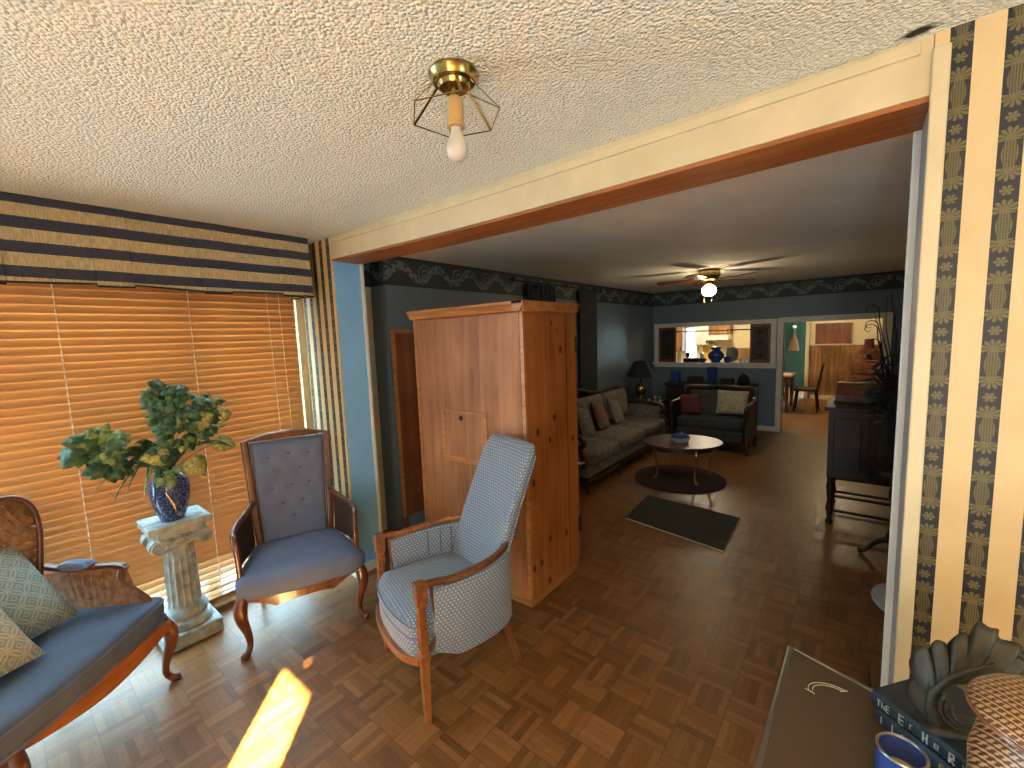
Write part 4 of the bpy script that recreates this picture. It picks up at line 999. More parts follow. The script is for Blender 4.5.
for sx in (-1, 1):
    MB().sweep(cr([(sx*HW, .26, .70), (sx*HW, .0, .66), (sx*HW, -.26, .66), (sx*HW, -.35, .63), (sx*HW, -.34, .56), (sx*HW, -.32, .45), (sx*HW, -.33, .16)], 5), RR(.06, .05, .5), up=(sx, 0, 0)).build('arm_frame', 'darkwood', t)
    MB().box(sx*HW-.02, sx*HW+.02, -.30, .26, .17, .62).build('arm_panel', 'darkwood', t)
    for y in (-.32, .27): MB().tube(cr([(sx*HW, y, .18), (sx*(HW+.01), y-.01, .10), (sx*HW, y, .05), (sx*(HW+.01), y-.01, .0)], 3), .022, 8).build('leg', 'darkwood', t)
scatter_pillow('cream speckled pillow on the right of the loveseat', 'throw_pillow', 'speckpil', (-1.42, 6.80, .66), (.42, .36, .12), euler_from((1, 0, 0), (0, .30, .95)))
scatter_pillow('dark red pillow at the left arm of the loveseat', 'throw_pillow', 'redfab', (-1.96, 6.66, .62), (.30, .30, .11), euler_from((.97, .1, .1), (0, .30, .95)))

# sideboard under the pass-through and what stands on it
t = thing('sideboard', 'low dark sideboard against the far wall below the pass-through', 'sideboard', (-2.02, 7.97, 0))
MB().box(-.70, .68, -.17, .20, .12, .75).build('body', 'darkwood', t, bevel=.004)
MB().box(-.74, .72, -.21, .21, .75, .79).build('top', 'darkwood', t, bevel=.006)
for k in range(3):
    d = MB().box(-.67+k*.45, -.25+k*.45, -.188, -.17, .16, .71).build('door', 'darkwood', t, bevel=.005)
    MB().lathe([(0, 0), (.012, .004), (.010, .02), (0, .022)], seg=10).xf(Matrix.Translation((-.28+k*.45, -.188, .45)) @ Matrix.Rotation(pi/2, 4, 'X')).build('knob', 'brass', d)
for x in (-.66, .64):
    for y in (-.14, .16): MB().tube([(x, y, .12), (x, y, 0)], [.025, .015], 8).build('leg', 'darkwood', t)
def simple(name, label, cat, mat, prof, loc, seg=18, group=None, **k):
    o = MB().lathe(prof, seg=seg, **k).build(name, mat, None, smooth=50); o.location = loc; return tag(o, label, cat, group)
ZS = .79
o = tag(MB().stack(RR(.15, .10, .25), [(0, .85), (.02, 1), (.19, 1), (.20, .9), (.185, .86)]).build('vase', 'blueglass', None), 'square cobalt vase at the left end of the sideboard', 'vase'); o.location = (-2.60, 7.95, ZS)
simple('vase', 'tall cobalt vase in the middle of the sideboard', 'vase', 'blueglass', [(0, 0), (.05, 0), (.06, .03), (.07, .16), (.09, .28), (.085, .28), (.06, .1), (0, .04)], (-1.99, 7.98, ZS))
simple('covered_dish', 'rounded dark domed dish at the right end of the sideboard', 'dish', 'black', [(0, 0), (.09, 0), (.095, .05), (.085, .10), (.05, .15), (.015, .165), (.018, .185), (0, .19)], (-1.50, 7.98, ZS))
o = tag(MB().box(-.12, .12, -.06, .06, 0, .11).box(-.11, .11, -.05, .05, .11, .12).build('wooden_box', 'darkwood', None, bevel=.004), 'long dark wooden box left of the tall cobalt vase', 'box'); o.location = (-2.26, 7.95, ZS)
o = tag(MB().box(-.10, .10, -.06, .06, 0, .10).build('wooden_box', 'darkwood', None, bevel=.012), 'short dark wooden box right of the tall cobalt vase', 'box'); o.location = (-1.74, 7.95, ZS)

# pass-through shutters, rod and things on the sill
for sx, x0, lb in ((1, PX0, 'dark wooden shutter folded at the left of the pass-through'), (-1, PX1, 'dark wooden shutter folded at the right of the pass-through')):
    t = thing('shutter', lb, 'shutter', (x0+sx*.16, 8.215, PZ0))
    hw = .155 if sx > 0 else .145; hh = PZ1-PZ0
    MB().box(-hw, -hw+.03, -.012, .012, 0, hh).box(hw-.03, hw, -.012, .012, 0, hh).box(-hw, hw, -.012, .012, 0, .05).box(-hw, hw, -.012, .012, hh-.05, hh).build('frame', 'cabwood', t, bevel=.002)
    MB().box(-hw+.03, hw-.03, -.004, .004, .05, hh-.05).build('panel', 'darkwood', t)
    for k in range(3):
        c = hh*(.2+.3*k); hb = [(.045*sin(a)**3, c+.0028*(13*cos(a)-5*cos(2*a)-2*cos(3*a)-cos(4*a))) for a in [2*pi*i/24 for i in range(24)]]
        MB().prism(hb, -.008, -.0045, lambda a, c_, d: (a, d, c_)).build('heart_cutout', 'black', t)
t = thing('cafe_rod', 'thin brown rod across the top of the pass-through', 'rod', (0, 8.24, 1.70))
MB().tube([(PX0+.32, 0, 0), (PX1-.3, 0, 0)], .010, 8).build('rod', 'stain', t)
for x in (PX0+.32, PX1-.3): MB().box(x-.01, x+.01, -.02, .02, -.01, .02).build('bracket', 'iron', t)
ZP = PZ0
simple('ginger_jar', 'large cobalt blue jar on the pass-through sill', 'jar', 'blueglass', [(0, 0), (.07, 0), (.075, .02), (.13, .09), (.135, .14), (.10, .19), (.07, .21), (.065, .235), (.09, .25), (.10, .26), (.06, .28), (0, .285)], (-1.99, 8.22, ZP), 24)
simple('blue_bowl', 'small cobalt bowl left of the large blue jar', 'bowl', 'blueglass', [(0, 0), (.04, 0), (.07, .04), (.075, .07), (.07, .07), (.03, .02), (0, .015)], (-2.21, 8.19, ZP))
simple('blue_bowl', 'small cobalt bowl just right of the large blue jar', 'bowl', 'blueglass', [(0, 0), (.04, 0), (.06, .04), (.06, .10), (.055, .10), (.03, .02), (0, .015)], (-1.80, 8.2, ZP))
simple('white_candle', 'white cylindrical candle on the pass-through sill', 'candle', 'ceramic', [(0, 0), (.035, 0), (.035, .16), (.02, .165), (0, .16)], (-2.25, 8.30, ZP))
simple('goblet', 'cobalt blue goblet near the left shutter', 'goblet', 'blueglass', [(0, 0), (.035, 0), (.008, .01), (.007, .08), (.03, .10), (.038, .14), (.03, .18), (.027, .18), (.03, .12), (0, .09)], (-2.46, 8.17, ZP))
simple('glass_bottle', 'slim clear bottle beside the left shutter', 'bottle', 'cleardish', [(0, 0), (.03, 0), (.032, .14), (.015, .18), (.012, .25), (0, .25)], (-2.63, 8.22, ZP))
o = simple('display_plate', 'grey oval plate standing behind the small cobalt bowl', 'plate', 'plategrey', [(0, -.01), (.09, -.008), (.105, .006), (.10, .01), (.08, 0), (0, 0)], (-1.74, 8.29, ZP+.135)); o.rotation_euler = (radians(80), 0, 0); o.scale = (1, 1.25, 1)
for k, x in enumerate((-1.53, -1.475, -1.60)):
    simple('drinking_glass', ('clear tumbler in the middle of the three by the right shutter', 'clear tumbler closest to the right shutter', 'shortest clear glass, nearest the grey plate')[k], 'glass', 'cleardish', [(0, 0), (.018, 0), (.024, .12 if k < 2 else .07), (.021, .12 if k < 2 else .07), (.015, .01), (0, .01)], (x, 8.22, ZP), 14, 'clear glasses on the pass-through sill')
o = tag(MB().box(-.13, .13, -.05, .05, 0, .07).build('dark_tray', 'black', None, bevel=.01), 'low black tray between the goblet and the candle', 'tray'); o.location = (-2.43, 8.28, ZP)

# ------------------------------------------------------------------ ceiling fan
FX, FY = -1.47, 5.70
t = thing('ceiling_fan', 'brass ceiling fan with dark red blades and one lit globe', 'ceiling fan', (FX, FY, H))
MB().lathe([(0, 0), (.115, 0), (.125, -.02), (.125, -.07), (.11, -.09), (.10, -.12), (.07, -.135), (0, -.135)], seg=32).build('motor_housing', 'brass', t)
MB().lathe([(0, -.135), (.05, -.135), (.06, -.16), (.045, -.185), (0, -.185)], seg=24).build('light_fitter', 'brass', t)
gl = MB().lathe([(0, -.18), (.045, -.185), (.075, -.21), (.085, -.25), (.07, -.29), (.03, -.31), (0, -.312)], seg=24).build('light_globe', 'glow', t)
gl.visible_shadow = True
for k in range(5):
    a = radians(48+72*k); Mx = Matrix.Rotation(a, 4, 'Z') @ Matrix.Translation((0, 0, -.115)) @ Matrix.Rotation(radians(10), 4, 'X')
    out = [(.18, -.05), (.24, -.062), (.45, -.068), (.56, -.064), (.60, -.04), (.61, 0), (.60, .04), (.56, .064), (.45, .068), (.24, .062), (.18, .05)]
    bl = MB().prism(out, -.004, .004, lambda x, y, d: (x, y, d)).xf(Mx).build('blade', 'mahog', t, smooth=0)
    MB().sweep([(.08, 0, .005), (.14, 0, -.012), (.21, 0, -.006)], RECT(.03, .006)).xf(Mx).build('blade_bracket', 'brass', bl)
for x in (-.04, .05): MB().tube([(x, -.04, -.17), (x, -.06, -.36)], .0018, 5).lathe([(0, 0), (.007, -.005), (.006, -.03), (0, -.034)], (x, -.06, -.36), 8).build('pull_chain', 'brass', t)
lamp('fan_lamp_light', 'POINT', (FX, FY, H-.36), 4.2, (1, .76, .46), shadow_soft_size=.07)

# ------------------------------------------------------------------ right side of the living room
t = thing('chest', 'dark wooden chest raised on turned legs beside the doorway wall', 'chest', (.14, 4.5, 0))
MB().box(-.33, .36, 0, .62, .42, 1.0).build('body', 'darkwood', t, bevel=.004)
MB().box(-.36, .37, -.03, .65, 1.0, 1.03).build('top', 'darkwood', t, bevel=.006)
for x in (-.20, .03, .26): MB().box(x-.09, x+.09, -.012, .0, .48, .94).build('side_panel', 'darkwood', t, bevel=.004)
leg = [(0, 0), (.022, 0), (.028, .02), (.016, .05), (.022, .10), (.030, .14), (.018, .20), (.024, .27), (.030, .33), (.022, .38), (.03, .42), (0, .42)]
for x in (-.30, .33):
    for y in (.03, .58): MB().lathe(leg, (x, y, 0), 12).build('leg', 'darkwood', t)
for z in (.12, .25): MB().tube([(-.30, .03, z), (.33, .03, z)], .012, 8).tube([(-.30, .58, z), (.33, .58, z)], .012, 8).tube([(-.30, .03, z), (-.30, .58, z)], .012, 8).build('stretcher', 'darkwood', t)
t = thing('writing_box', 'brown slope-front wooden box standing on the dark chest', 'box', (.02, 4.95, 1.032))
MB().prism([(-.18, 0), (.18, 0), (.18, .15), (.05, .15), (-.18, .07)], -.18, .22, lambda a, c, d: (d, a, c)).build('body', 'cabwood', t, bevel=.004)
MB().box(-.19, .23, -.19, .19, -.001, .015).build('base', 'darkwood', t)
# fronds
t = thing('potted_plant', 'dusty dark spiky plant in a bronze pot on the dark chest', 'plant', (.20, 4.60, 1.03))
MB().lathe([(0, 0), (.07, 0), (.09, .08), (.10, .13), (.085, .13), (.07, .02), (0, .02)], seg=18).build('pot', 'iron', t)
q = random.Random(5); b = MB()
for i in range(70):
    a = q.uniform(0, 2*pi); L = q.uniform(.18, .40); e = q.uniform(.1, 1.2); d = Vector((cos(a)*cos(e), sin(a)*cos(e), sin(e)))
    p0 = Vector((0, 0, .10)); p1 = p0+d*L*.6+Vector((0, 0, .05)); p2 = p0+d*L-Vector((0, 0, .10*(1-e/1.4)))
    if p2.x > .27: continue
    pts = bez(p0, p0+d*L*.3, p1, p2, 6); s = d.cross(Vector((0, 0, 1))).normalized()
    for k in range(6):
        w0, w1 = .010*sin(pi*(k+.3)/6.6), .010*sin(pi*(k+1.3)/7.6) if k < 5 else .0005
        b.add([pts[k]-s*w0, pts[k]+s*w0, pts[k+1]+s*w1, pts[k+1]-s*w1], [(0, 1, 2, 3)])
b.build('fronds', 'darkleaf', t, smooth=0)
t = thing('branch_arrangement', 'tall bare curly twigs rising from a dark vase by the doorway wall', 'branches', (.20, 4.02, .70))
MB().lathe([(0, 0), (.05, 0), (.075, .06), (.08, .16), (.045, .26), (.035, .32), (.045, .35), (.03, .33), (0, .30)], seg=18).build('vase', 'black', t)
b = MB()
for i in range(11):
    a = q.uniform(2.0, 5.0); L = q.uniform(.55, .98); sp = q.uniform(.04, .20); pts = []
    for k in range(12):
        f = k/11; pts.append((cos(a)*sp*f*1.0+.012*sin(9*f+i), sin(a)*sp*f+.012*cos(8*f+i*2), .30+L*f))
    if i % 3 == 0:
        e = Vector(pts[-1])
        for k in range(12): g = k*.5; rr0 = .045*(1-k/14); pts.append(tuple(e+Vector((-.045+rr0*cos(g), .0, rr0*sin(g)+.01))))
    b.tube(pts, [.0055*(1-.7*k/len(pts)) for k in range(len(pts))], 5)
b.build('twigs', 'darkwood', t)
q = random.Random(11); b = MB()
for i in range(90):
    z = q.uniform(.30, .80); a = q.uniform(1.2, 5.2); r0 = q.uniform(.02, .13); d = Vector((cos(a), sin(a), q.uniform(-.5, .4)))
    leaf_ivy(b, (cos(a)*r0, sin(a)*r0, z), d, (.2, -.5, .8), q.uniform(.05, .10), 'blade')
b.build('dark_foliage', 'darkleaf', t)
t = thing('plant_stand', 'dark pedestal table holding the twig vase near the opening', 'table', (.24, 4.02, 0))
MB().lathe([(0, .66), (.20, .66), (.205, .68), (.20, .70), (0, .70)], seg=32).build('tabletop', 'darkwood', t)
MB().lathe([(0, .12), (.035, .12), (.05, .18), (.025, .25), (.03, .42), (.045, .50), (.03, .56), (.06, .66), (0, .66)], seg=20).build('column', 'darkwood', t)
for k in range(3):
    a = radians(170+120*k); MB().tube(cr([(cos(a)*.02, sin(a)*.02, .16), (cos(a)*.09, sin(a)*.09, .12), (cos(a)*.15, sin(a)*.15, .04), (cos(a)*.20, sin(a)*.20, .018)], 3), [.022, .022, .02, .018, .016, .015, .015, .018, .022, .018], 8).build('foot', 'darkwood', t)
# lace curtain glimpsed behind the twigs
t = thing('lace_curtain', 'pale lace sheer curtain glimpsed behind the twigs', 'curtain', (.46, 6.1, .02))
b = MB(); n = 30; b.add([(.02*sin(i*1.3), i*.035, z) for z in (0, 2.1) for i in range(n+1)], [(i, i+1, n+2+i, n+1+i) for i in range(n)])
o = b.build('sheer', 'cleardish', t); md = o.modifiers.new('s', 'SOLIDIFY'); md.thickness = .003
# round glass side table just beyond the opening
t = thing('glass_side_table', 'small round glass table just behind the right side of the opening', 'table', (.285, 2.62, 0))
MB().stack(circ(48, .20), [(.40, .985), (.405, 1), (.412, 1), (.416, .985)]).build('tabletop', 'cleardish', t)
for k in range(3):
    a = radians(30+120*k); MB().tube([(cos(a)*.15, sin(a)*.15, .40), (cos(a)*.07, sin(a)*.07, .22), (cos(a)*.16, sin(a)*.16, 0)], .008, 8).build('leg', 'iron', t)
MB().tube([(cos(radians(a))*.075, sin(radians(a))*.075, .2) for a in range(0, 360, 20)], .005, 6, closed=True).build('ring', 'iron', t)
t = thing('magazine_rack', 'wire magazine rack low beside the right jamb', 'rack', (.21, 2.12, 0))
MB().box(-.10, .14, -.14, .14, .0, .012).build('base', 'iron', t)
for k in range(7): MB().tube([(-.10, -.13+.043*k, .01), (-.13, -.13+.043*k, .24)], .0035, 6).build('wire', 'redwood', t)
MB().tube([(-.13, -.14, .24), (-.13, .14, .24)], .005, 6).build('top_rail', 'redwood', t)

# ------------------------------------------------------------------ kitchen
t = thing('kitchen_base_cabinet', 'long wooden kitchen base cabinet seen through the pass-through', 'cabinet', (-3.4, 11.6, 0))
MB().box(-1.6, 1.4, -.3, .28, .08, .88).build('body', 'panelwood', t)
for k in range(6): MB().box(-1.57+k*.5, -1.12+k*.5, -.32, -.3, .14, .84).build('door', 'panelwood', t, bevel=.004)
tag(MB().box(-5.02, -1.98, 11.27, 11.89, .882, .92).build('worktop', 'creamwall', None, bevel=.004), 'pale kitchen worktop on the base cabinet', 'worktop')
tag(MB().box(-3.2, -2.95, 11.875, 11.897, .93, 1.35).build('tile_splashback', 'yellow', None), 'yellow tiled splashback strip beside the hood', 'splashback')
tag(MB().box(-2.62, -1.92, 11.86, 11.897, .93, 1.24).build('wood_splashback', 'panelwood', None), 'brown plank splashback on the right of the kitchen', 'splashback')
for x0, x1, z0, z1, lb, mt in ((-3.36+.06, -2.98, 1.34, 1.86, 'white upper kitchen cabinet left of the hood', 'ceramic'), (-3.86, -3.62, 1.18, 2.1, 'narrow wooden upper cabinet left of the kitchen window', 'panelwood'), (-2.96, -2.50, 1.60, 2.05, 'wooden upper cabinet above the range hood', 'panelwood')):
    t = thing('upper_cabinet', lb, 'cabinet', ((x0+x1)/2, 11.72, z0)); w2 = (x1-x0)/2
    MB().box(-w2, w2, -.15, .175, 0, z1-z0).build('body', mt, t, bevel=.003); d = MB().box(-w2+.01, w2-.01, -.166, -.15, .01, z1-z0-.01).build('door', mt, t, bevel=.004)
    MB().box(w2-.05, w2-.035, -.18, -.166, .05, .12).build('handle', 'brass', d)
t = thing('range_hood', 'white range hood below the wooden upper cabinet', 'range hood', (-2.74, 11.68, 1.46))
MB().prism([(-.28, 0), (.2, 0), (.2, .13), (-.15, .13), (-.28, .05)], -.24, .24, lambda a, c, d: (d, a, c)).build('canopy', 'ceramic', t)
MB().box(-.2, .2, -.2, .1, -.01, 0).build('filter', 'chrome', t)
t = struct('window_4', MB().box(-3.60, -3.36, 11.89, 11.899, 1.0, 1.95), emis('daylit_pane', (.55, .80, 1), 1.6))
struct('window_frame', MB().box(-3.64, -3.60, 11.86, 11.9, .96, 1.99).box(-3.36, -3.32, 11.86, 11.9, .96, 1.99).box(-3.6, -3.36, 11.86, 11.9, 1.46, 1.48), 'white', t)
t = thing('kitchen_valance', 'white ruffled valance over the bright kitchen window', 'valance', (-3.48, 11.84, 1.78))
b = MB(); n = 24; b.add([(-.135+.27*i/n, .012*sin(i*1.9), z) for z in (0, .16) for i in range(n+1)], [(i, i+1, n+2+i, n+1+i) for i in range(n)]); o = b.build('ruffle', 'ceramic', t); md = o.modifiers.new('s', 'SOLIDIFY'); md.thickness = .004

# ------------------------------------------------------------------ dining room
t = thing('dining_table', 'pale-topped wooden dining table seen through the doorway', 'table', (-1.55, 10.6, 0))
MB().box(-.62, .50, -.5, .5, .70, .735).build('tabletop', 'panelwood', t, bevel=.006)
MB().box(-.55, .42, -.42, .42, .62, .70).build('apron', 'cabwood', t)
for x in (-.54, .42):
    for y in (-.41, .41): MB().lathe([(0, 0), (.03, 0), (.035, .05), (.025, .15), (.04, .35), (.03, .5), (.045, .62), (0, .62)], (x, y, 0), 12).build('leg', 'cabwood', t)
o = tag(MB().box(-.18, .18, -.13, .13, 0, .012).box(-.12, .14, -.10, .12, .012, .02).build('paper_stack', 'ceramic', None), 'white papers lying on the dining table', 'papers'); o.location = (-1.25, 10.45, .735)
def plain_chair(loc, rz, lb, seatm, backm):
    t = thing('dining_chair', lb, 'chair', loc, rz)
    MB().stack(RR(.44, .42, .3), [(.42, .97), (.43, 1), (.46, 1), (.47, .9)]).build('seat', seatm, t)
    if backm: MB().stack(RR(.40, .05, .5), [(.55, 1), (.90, 1.05), (.97, .9)]).xf(Matrix.Translation((0, .2, 0))).build('backrest', backm, t)
    else:
        MB().sweep(cr([(-.2, .19, .46), (-.21, .23, .75), (-.15, .26, .94), (0, .27, .98), (.15, .26, .94), (.21, .23, .75), (.2, .19, .46)], 5), RR(.025, .025, .6), up=(0, 1, 0)).build('backrest_hoop', 'darkwood', t)
        for k in (-2, -1, 0, 1, 2): MB().tube([(k*.06, .19, .46), (k*.065, .255, .95-.01*abs(k))], .006, 6).build('spindle', 'darkwood', t)
    for x in (-.18, .18):
        for y in (-.17, .18): MB().tube([(x*.9, y*.9, .43), (x*1.1, y*1.15, 0)], [.018, .014], 8).build('leg', 'darkwood', t)
    MB().tube([(-.19, -.0, .2), (.19, 0, .2)], .009, 6).build('stretcher', 'darkwood', t)
plain_chair((-1.55, 11.55, 0), 0, 'red-backed dining chair behind the dining table', 'redfab', 'redfab')
plain_chair((-.83, 10.55, 0), radians(-90), 'dark spindle-back dining chair at the end of the dining table', 'darkwood', None)
t = thing('wall_broom', 'pale decorated hand broom hanging on the teal wall', 'broom', (-1.46, 14.38, 1.05))
MB().stack(RR(.26, .05, .5), [(0, 1.05), (.25, .7), (.40, .35)]).build('bristles', 'walnut', t)
MB().tube([(0, 0, .38), (0, 0, .66)], .025, 10).build('handle', 'mauve', t)
MB().lathe([(0, -.05), (.05, -.03), (.06, 0), (.05, .03), (0, .05)], (0, -.02, .66), 12).build('bow', 'ceramic', t)
t = thing('wall_board', 'plain brown rectangular board hung on the cream dining wall', 'picture', (-.50, 12.385, 1.53))
MB().box(-.32, .32, -.012, .014, -.23, .23).build('board', 'cabwood', t)
MB().box(-.335, .335, -.02, .014, .215, .235).box(-.335, .335, -.02, .014, -.235, -.215).box(-.335, -.315, -.02, .014, -.215, .215).box(.315, .335, -.02, .014, -.215, .215).build('frame', 'cabwood', t)
t = thing('small_bureau', 'narrow brown bureau against the plank panelling', 'bureau', (.16, 12.10, 0))
MB().box(-.32, .36, -.2, .24, 0, .95).build('body', 'cabwood', t, bevel=.005)
for k in range(3): d = MB().box(-.29, .33, -.215, -.2, .1+.28*k, .33+.28*k).build('drawer', 'cabwood', t, bevel=.005); MB().box(-.03, .07, -.23, -.215, .2+.28*k, .22+.28*k).build('handle', 'brass', d)
t = thing('red_lantern', 'dark red shaded lamp on the small bureau', 'lamp', (.14, 12.05, .95))
MB().lathe([(0, 0), (.09, 0), (.05, .05), (.03, .12), (0, .12)], seg=16).build('base', 'redfab', t)
MB().lathe([(0, .10), (.19, .12), (.16, .20), (.09, .24), (.08, .44), (0, .45)], seg=16).build('lamp_shade', 'redfab', t)

# ------------------------------------------------------------------ foreground, lower right
TZ = .75
t = thing('glass_top_table', 'smoked glass top end table with a brushed metal edge at the lower right', 'table', (0, 0, 0))
poly = [(-.125, 1.455), (.06, 1.395), (.60, 1.22), (.58, .60), (-.145, .60)]
pc = (.2, 1.05)
MB().prism(poly, TZ-.012, TZ, lambda a, b_, d: (a, b_, d)).build('glass_top', 'smoke', t)
gp = [Vector((a, b_, TZ-.022)) for a, b_ in poly]
fr_ = MB().prism([(pc[0]+(a-pc[0])*.97, pc[1]+(b_-pc[1])*.97) for a, b_ in poly], TZ-.05, TZ-.0125, lambda a, b_, d: (a, b_, d)); fr_.build('under_panel', 'cabwood', t)
MB().sweep([p+(p-Vector((pc[0], pc[1], p.z)))*.02 for p in gp], RR(.020, .046, .6), closed=True).build('metal_edge', 'chrome', t)
for a, b_ in ((-.09, 1.38), (.53, 1.16), (.52, .66), (-.09, .66)): MB().box(a-.02, a+.02, b_-.02, b_+.02, 0, TZ-.04).build('leg', 'chrome', t)
b = MB(); c0 = Vector((-.015, 1.315, TZ+.0007))
for r0 in (.050, .042):
    b.tube([c0+Vector((-r0*1.2*cos(a), r0*sin(a)*.9, 0)) for a in [radians(g) for g in range(-12, 110, 10)]], .0009, 4)
b.tube([c0+Vector((-.066, -.010, 0)), c0+Vector((-.044, -.016, 0))], .0009, 4).tube([c0+Vector((.024, .045, 0)), c0+Vector((.008, .032, 0))], .0009, 4)
b.build('etched_corner_motif', 'page', t)

# two navy books, then the leaf ornament on top
def book(loc, rz, L, W, T, lb, seed):
    t = thing('book', lb, 'book', loc, rz)
    MB().box(-L/2, L/2, 0, W, 0, .003).box(-L/2, L/2, 0, W, T-.003, T).prism([(0, .0), (-.006, T*.2), (-.0075, T*.5), (-.006, T*.8), (0, T), (.003, T), (.003, 0)], -L/2, L/2, lambda a, c, d: (d, a, c)).build('cover', 'bookcloth', t, bevel=.0008)
    MB().box(-L/2+.004, L/2-.004, .003, W-.004, .003, T-.003).build('pages', 'page', t)
    return t
BZ = TZ+.004
BR = radians(-38)
bk1 = book((.182, 1.195, BZ), BR-.02, .30, .20, .034, 'navy cloth book at the bottom of the stack on the glass table', 1)
bk2 = book((.168, 1.212, BZ+.0358), BR+.01, .28, .20, .036, 'navy cloth book at the top of the stack with silver spine lettering', 2)
def letters(parent, items, L, T):
    """blocky foil characters on a spine running from -L/2 to +L/2 (facing -y)"""
    G = {'E': 'l t m b', 'x': 'd u', 'l': 'l', 'R': 'l t m r1 d2', 'e': 't m b l', 'a': 'm b r l2', 's': 't m b', 'H': 'l r m', 'i': 'c', 't': 'c t', 'o': 't b l r', 'f': 'l t m', 'T': 't c', 'h': 'l m r2', 'y': 'u', 'r': 'l t', 'n': 'l t r', 'L': 'l b', 'c': 't b l', '-': 'm'}
    sb, gb = MB(), MB()
    for x, txt, hgt, tgt in items:
        wch = hgt*.55
        for ch in txt:
            if ch != ' ':
                for st in G.get(ch, 'l r').split():
                    th = hgt*.13; z0 = T/2-hgt/2; z1 = T/2+hgt/2; zm = T/2; mb = sb if tgt == 's' else gb
                    Y = (-.0083, -.0076)
                    def bar(xa, xb, za, zb): mb.box(xa, xb, Y[0], Y[1], za, zb)
                    w1 = wch*.8
                    if st == 'l': bar(x, x+th, z0, z1)
                    elif st == 'l2': bar(x, x+th, z0, zm)
                    elif st == 'r': bar(x+w1-th, x+w1, z0, z1)
                    elif st == 'r1': bar(x+w1-th, x+w1, zm, z1)
                    elif st == 'r2': bar(x+w1-th, x+w1, z0, zm)
                    elif st == 't': bar(x, x+w1, z1-th, z1)
                    elif st == 'm': bar(x, x+w1, zm-th/2, zm+th/2)
                    elif st == 'b': bar(x, x+w1, z0, z0+th)
                    elif st == 'c': bar(x+w1/2-th/2, x+w1/2+th/2, z0, z1)
                    elif st in ('d', 'd2', 'u'):
                        for k in range(4):
                            f = k/4; zz = (z1-(z1-z0)*f) if st != 'u' else z0+(z1-z0)*f
                            if st == 'd2': zz = zm-(zm-z0)*f
                            bar(x+w1*f, x+w1*(f+.3), zz-th, zz+th*.2)
            x += wch
    o = sb.build('spine_lettering', 'silver', parent)
    if gb.v: gb.build('spine_lettering', 'gold', parent)
letters(bk2, [(-.125, 'The', .018, 's'), (-.078, 'E', .024, 's'), (-.055, 'r', .012, 's'), (-.030, 'H', .024, 's'), (-.008, 'el', .012, 's'), (.018, 'R', .024, 's'), (.040, 'in', .012, 's'), (.066, 'H', .024, 's'), (.084, 'eart', .015, 's')], .28, .036)
letters(bk1, [(-.135, 'l', .018, 's'), (-.110, 'L', .020, 's'), (-.090, 'er', .010, 's'), (-.062, 'H', .018, 's'), (-.045, 'ea', .010, 's'), (-.015, 'R', .020, 'g'), (.005, 'tn', .012, 's'), (.045, 'H', .018, 'g')], .30, .034)

t = thing('leaf_ornament', 'dark bronze acanthus leaf bookend standing on the top book', 'ornament', (.200, 1.268, BZ+.0358+.0365), radians(18))
t.scale = (.84, .84, .90)
MB().stack(RR(.17, .085, .4), [(0, 1), (.006, 1), (.011, .93), (.014, .85)]).build('base', 'bronze', t)
def U(u, v): return Vector(((u-420)/2150, 0, (596-v)/1850))
inner = [(300, 590), (285, 545), (300, 490), (325, 440), (352, 400), (385, 378), (425, 366), (465, 365), (505, 372), (530, 385)]
outer = [(205, 520), (198, 452), (214, 392), (206, 330), (226, 262), (262, 236), (284, 268), (300, 208), (338, 200), (362, 222), (395, 160), (440, 146), (452, 176), (478, 84), (520, 96), (560, 100), (566, 140), (640, 148), (652, 172), (600, 196), (674, 214), (668, 238), (606, 246), (672, 268), (650, 292), (596, 290), (622, 318), (600, 338), (548, 330)]
inn = cr([U(*p) for p in inner], 4*3); out = cr([U(*p) for p in outer], 4)
vs = []; fs = []; NA = 112; K = 12
def samp(L, f): q = f*(len(L)-1); i = min(len(L)-2, int(q)); return L[i].lerp(L[i+1], q-i)
for i in range(NA+1):
    f = i/NA; a, b_ = samp(inn, f), samp(out, f)
    for k in range(K+1):
        g = k/K; p = a.lerp(b_, g); rib = .0055*abs(sin(f*pi*9))**.6*(.4+.6*g)+.0016*sin(f*pi*36)*(.3+.7*g)
        vs.append(p+Vector((0, -.020*sin(g*pi*.9)-rib+.028*g*g-.012*f*g, 0)))
for i in range(NA):
    for k in range(K): q_ = i*(K+1)+k; fs.append((q_, q_+1, q_+K+2, q_+K+1))
o = MB().add(vs, fs).build('leaf_blade', 'bronze', t, smooth=70); md = o.modifiers.new('s', 'SOLIDIFY'); md.thickness = .007; md.offset = 0
b = MB()
for j in range(3):
    b.tube([U(425+(112-22*j)*cos(radians(g)), 478-(98-20*j)*sin(radians(g)))+Vector((0, -.016-.004*j, 0)) for g in range(-215+j*8, 70-j*12, 10)], [.0062-.0012*j]*len(range(-215+j*8, 70-j*12, 10)), 8)
b.build('scroll', 'bronze', t, smooth=70)
MB().tube([U(300, 585), U(262, 500), U(270, 420), U(330, 340), U(420, 280), U(520, 230)], [.010, .009, .008, .006, .005, .003], 8).xf(Matrix.Translation((0, -.022, 0))).build('midrib', 'bronze', t, smooth=70)

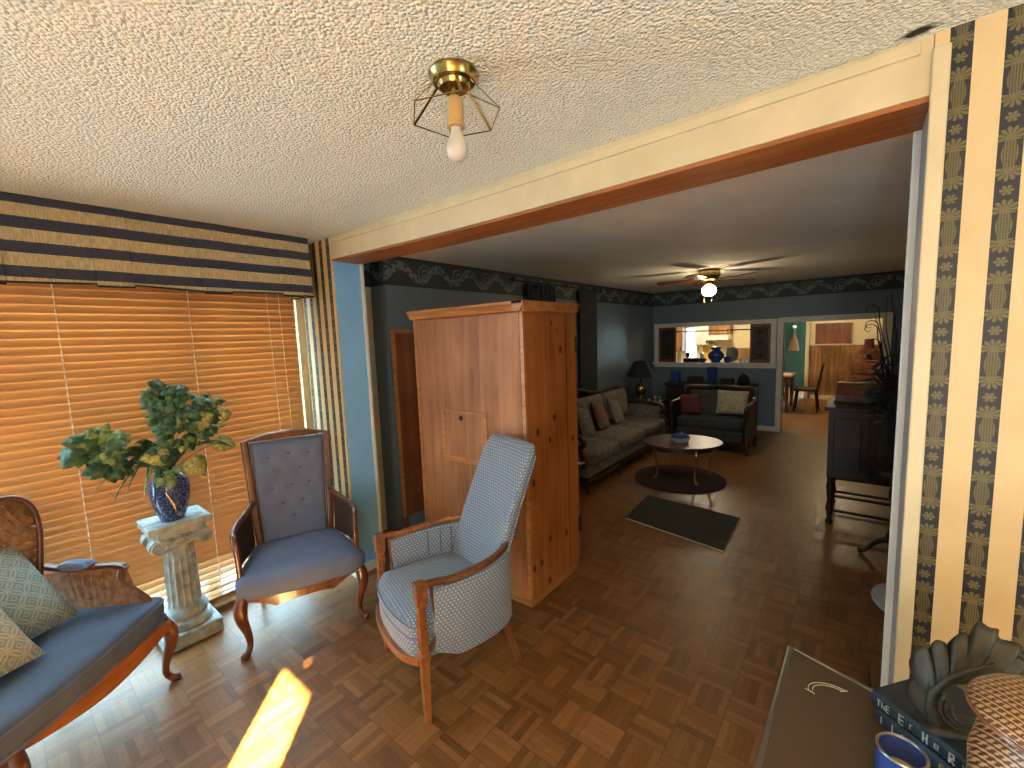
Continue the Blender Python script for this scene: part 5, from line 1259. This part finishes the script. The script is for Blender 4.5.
t = thing('round_jar', 'round-bodied lidded jar with a brown and tan star print at the right edge', 'jar', (.262, .975, TZ+.0005))
MB().lathe([(0, 0), (.055, 0), (.060, .008), (.050, .03), (.062, .08), (.082, .14), (.094, .205), (.096, .255), (.088, .298), (.072, .325), (.070, .333), (0, .333)], seg=48).build('body', 'hound', t, smooth=60)
MB().lathe([(.0, .333), (.074, .334), (.098, .343), (.1005, .350), (.095, .359), (.070, .375), (.035, .383), (0, .385)], seg=48).build('lid', 'hound', t, smooth=60)
MB().tube([(.0995*cos(a), .0995*sin(a), .346) for a in [2*pi*k/64 for k in range(64)]], [.0035+.0009*(k % 2) for k in range(64)], 6, closed=True).build('rim_cord', 'walnut', t)
t = thing('candle_jar', 'blue glass candle jar with a metal rim in front of the books', 'jar', (.097, 1.092, TZ+.0005))
sh = MB(); sh.rings([[(r*cos(2*pi*k/36), r*sin(2*pi*k/36), z) for k in range(36)] for r, z in ((.036, 0), (.040, .02), (.0405, .104), (.037, .104), (.0365, .02), (.030, .006))]).build('glass_body', 'blueglass', t, smooth=60)
MB().tube([(.039*cos(a), .039*sin(a), .106) for a in [2*pi*k/36 for k in range(36)]], .003, 8, closed=True).build('rim', 'chrome', t)
MB().lathe([(0, .008), (.0355, .008), (.0355, .058), (.006, .060), (0, .060)], seg=30).tube([(0, 0, .06), (.001, 0, .070)], .001, 5).build('wax', 'creamwall', t)

# warm fill lamp added out of view behind the camera, shaped as a floor lamp
t = thing('added_fill_lamp', 'added unseen fill lamp behind the camera, shaped as a brass floor lamp with a cream shade', 'lamp', (.95, -1.15, -.22))
MB().lathe([(0, .22), (.13, .22), (.13, .24), (.03, .26), (.012, .28), (.012, 1.35), (0, 1.35)], seg=24).build('stand', 'brass', t)
sh = MB(); sh.rings([[(r*cos(2*pi*k/32), r*sin(2*pi*k/32), z) for k in range(32)] for r, z in ((.20, 1.30), (.12, 1.55), (.117, 1.55), (.197, 1.30))], cap=False, closed=True)
sh.build('lamp_shade', 'shade', t, smooth=60)
MB().lathe([(0, 1.34), (.02, 1.35), (.03, 1.40), (.02, 1.44), (0, 1.45)], seg=12).build('bulb', 'glow', t)
lamp('added_fill_light', 'POINT', (.95, -1.15, 1.26), 160, (1, .63, .21), shadow_soft_size=.04)
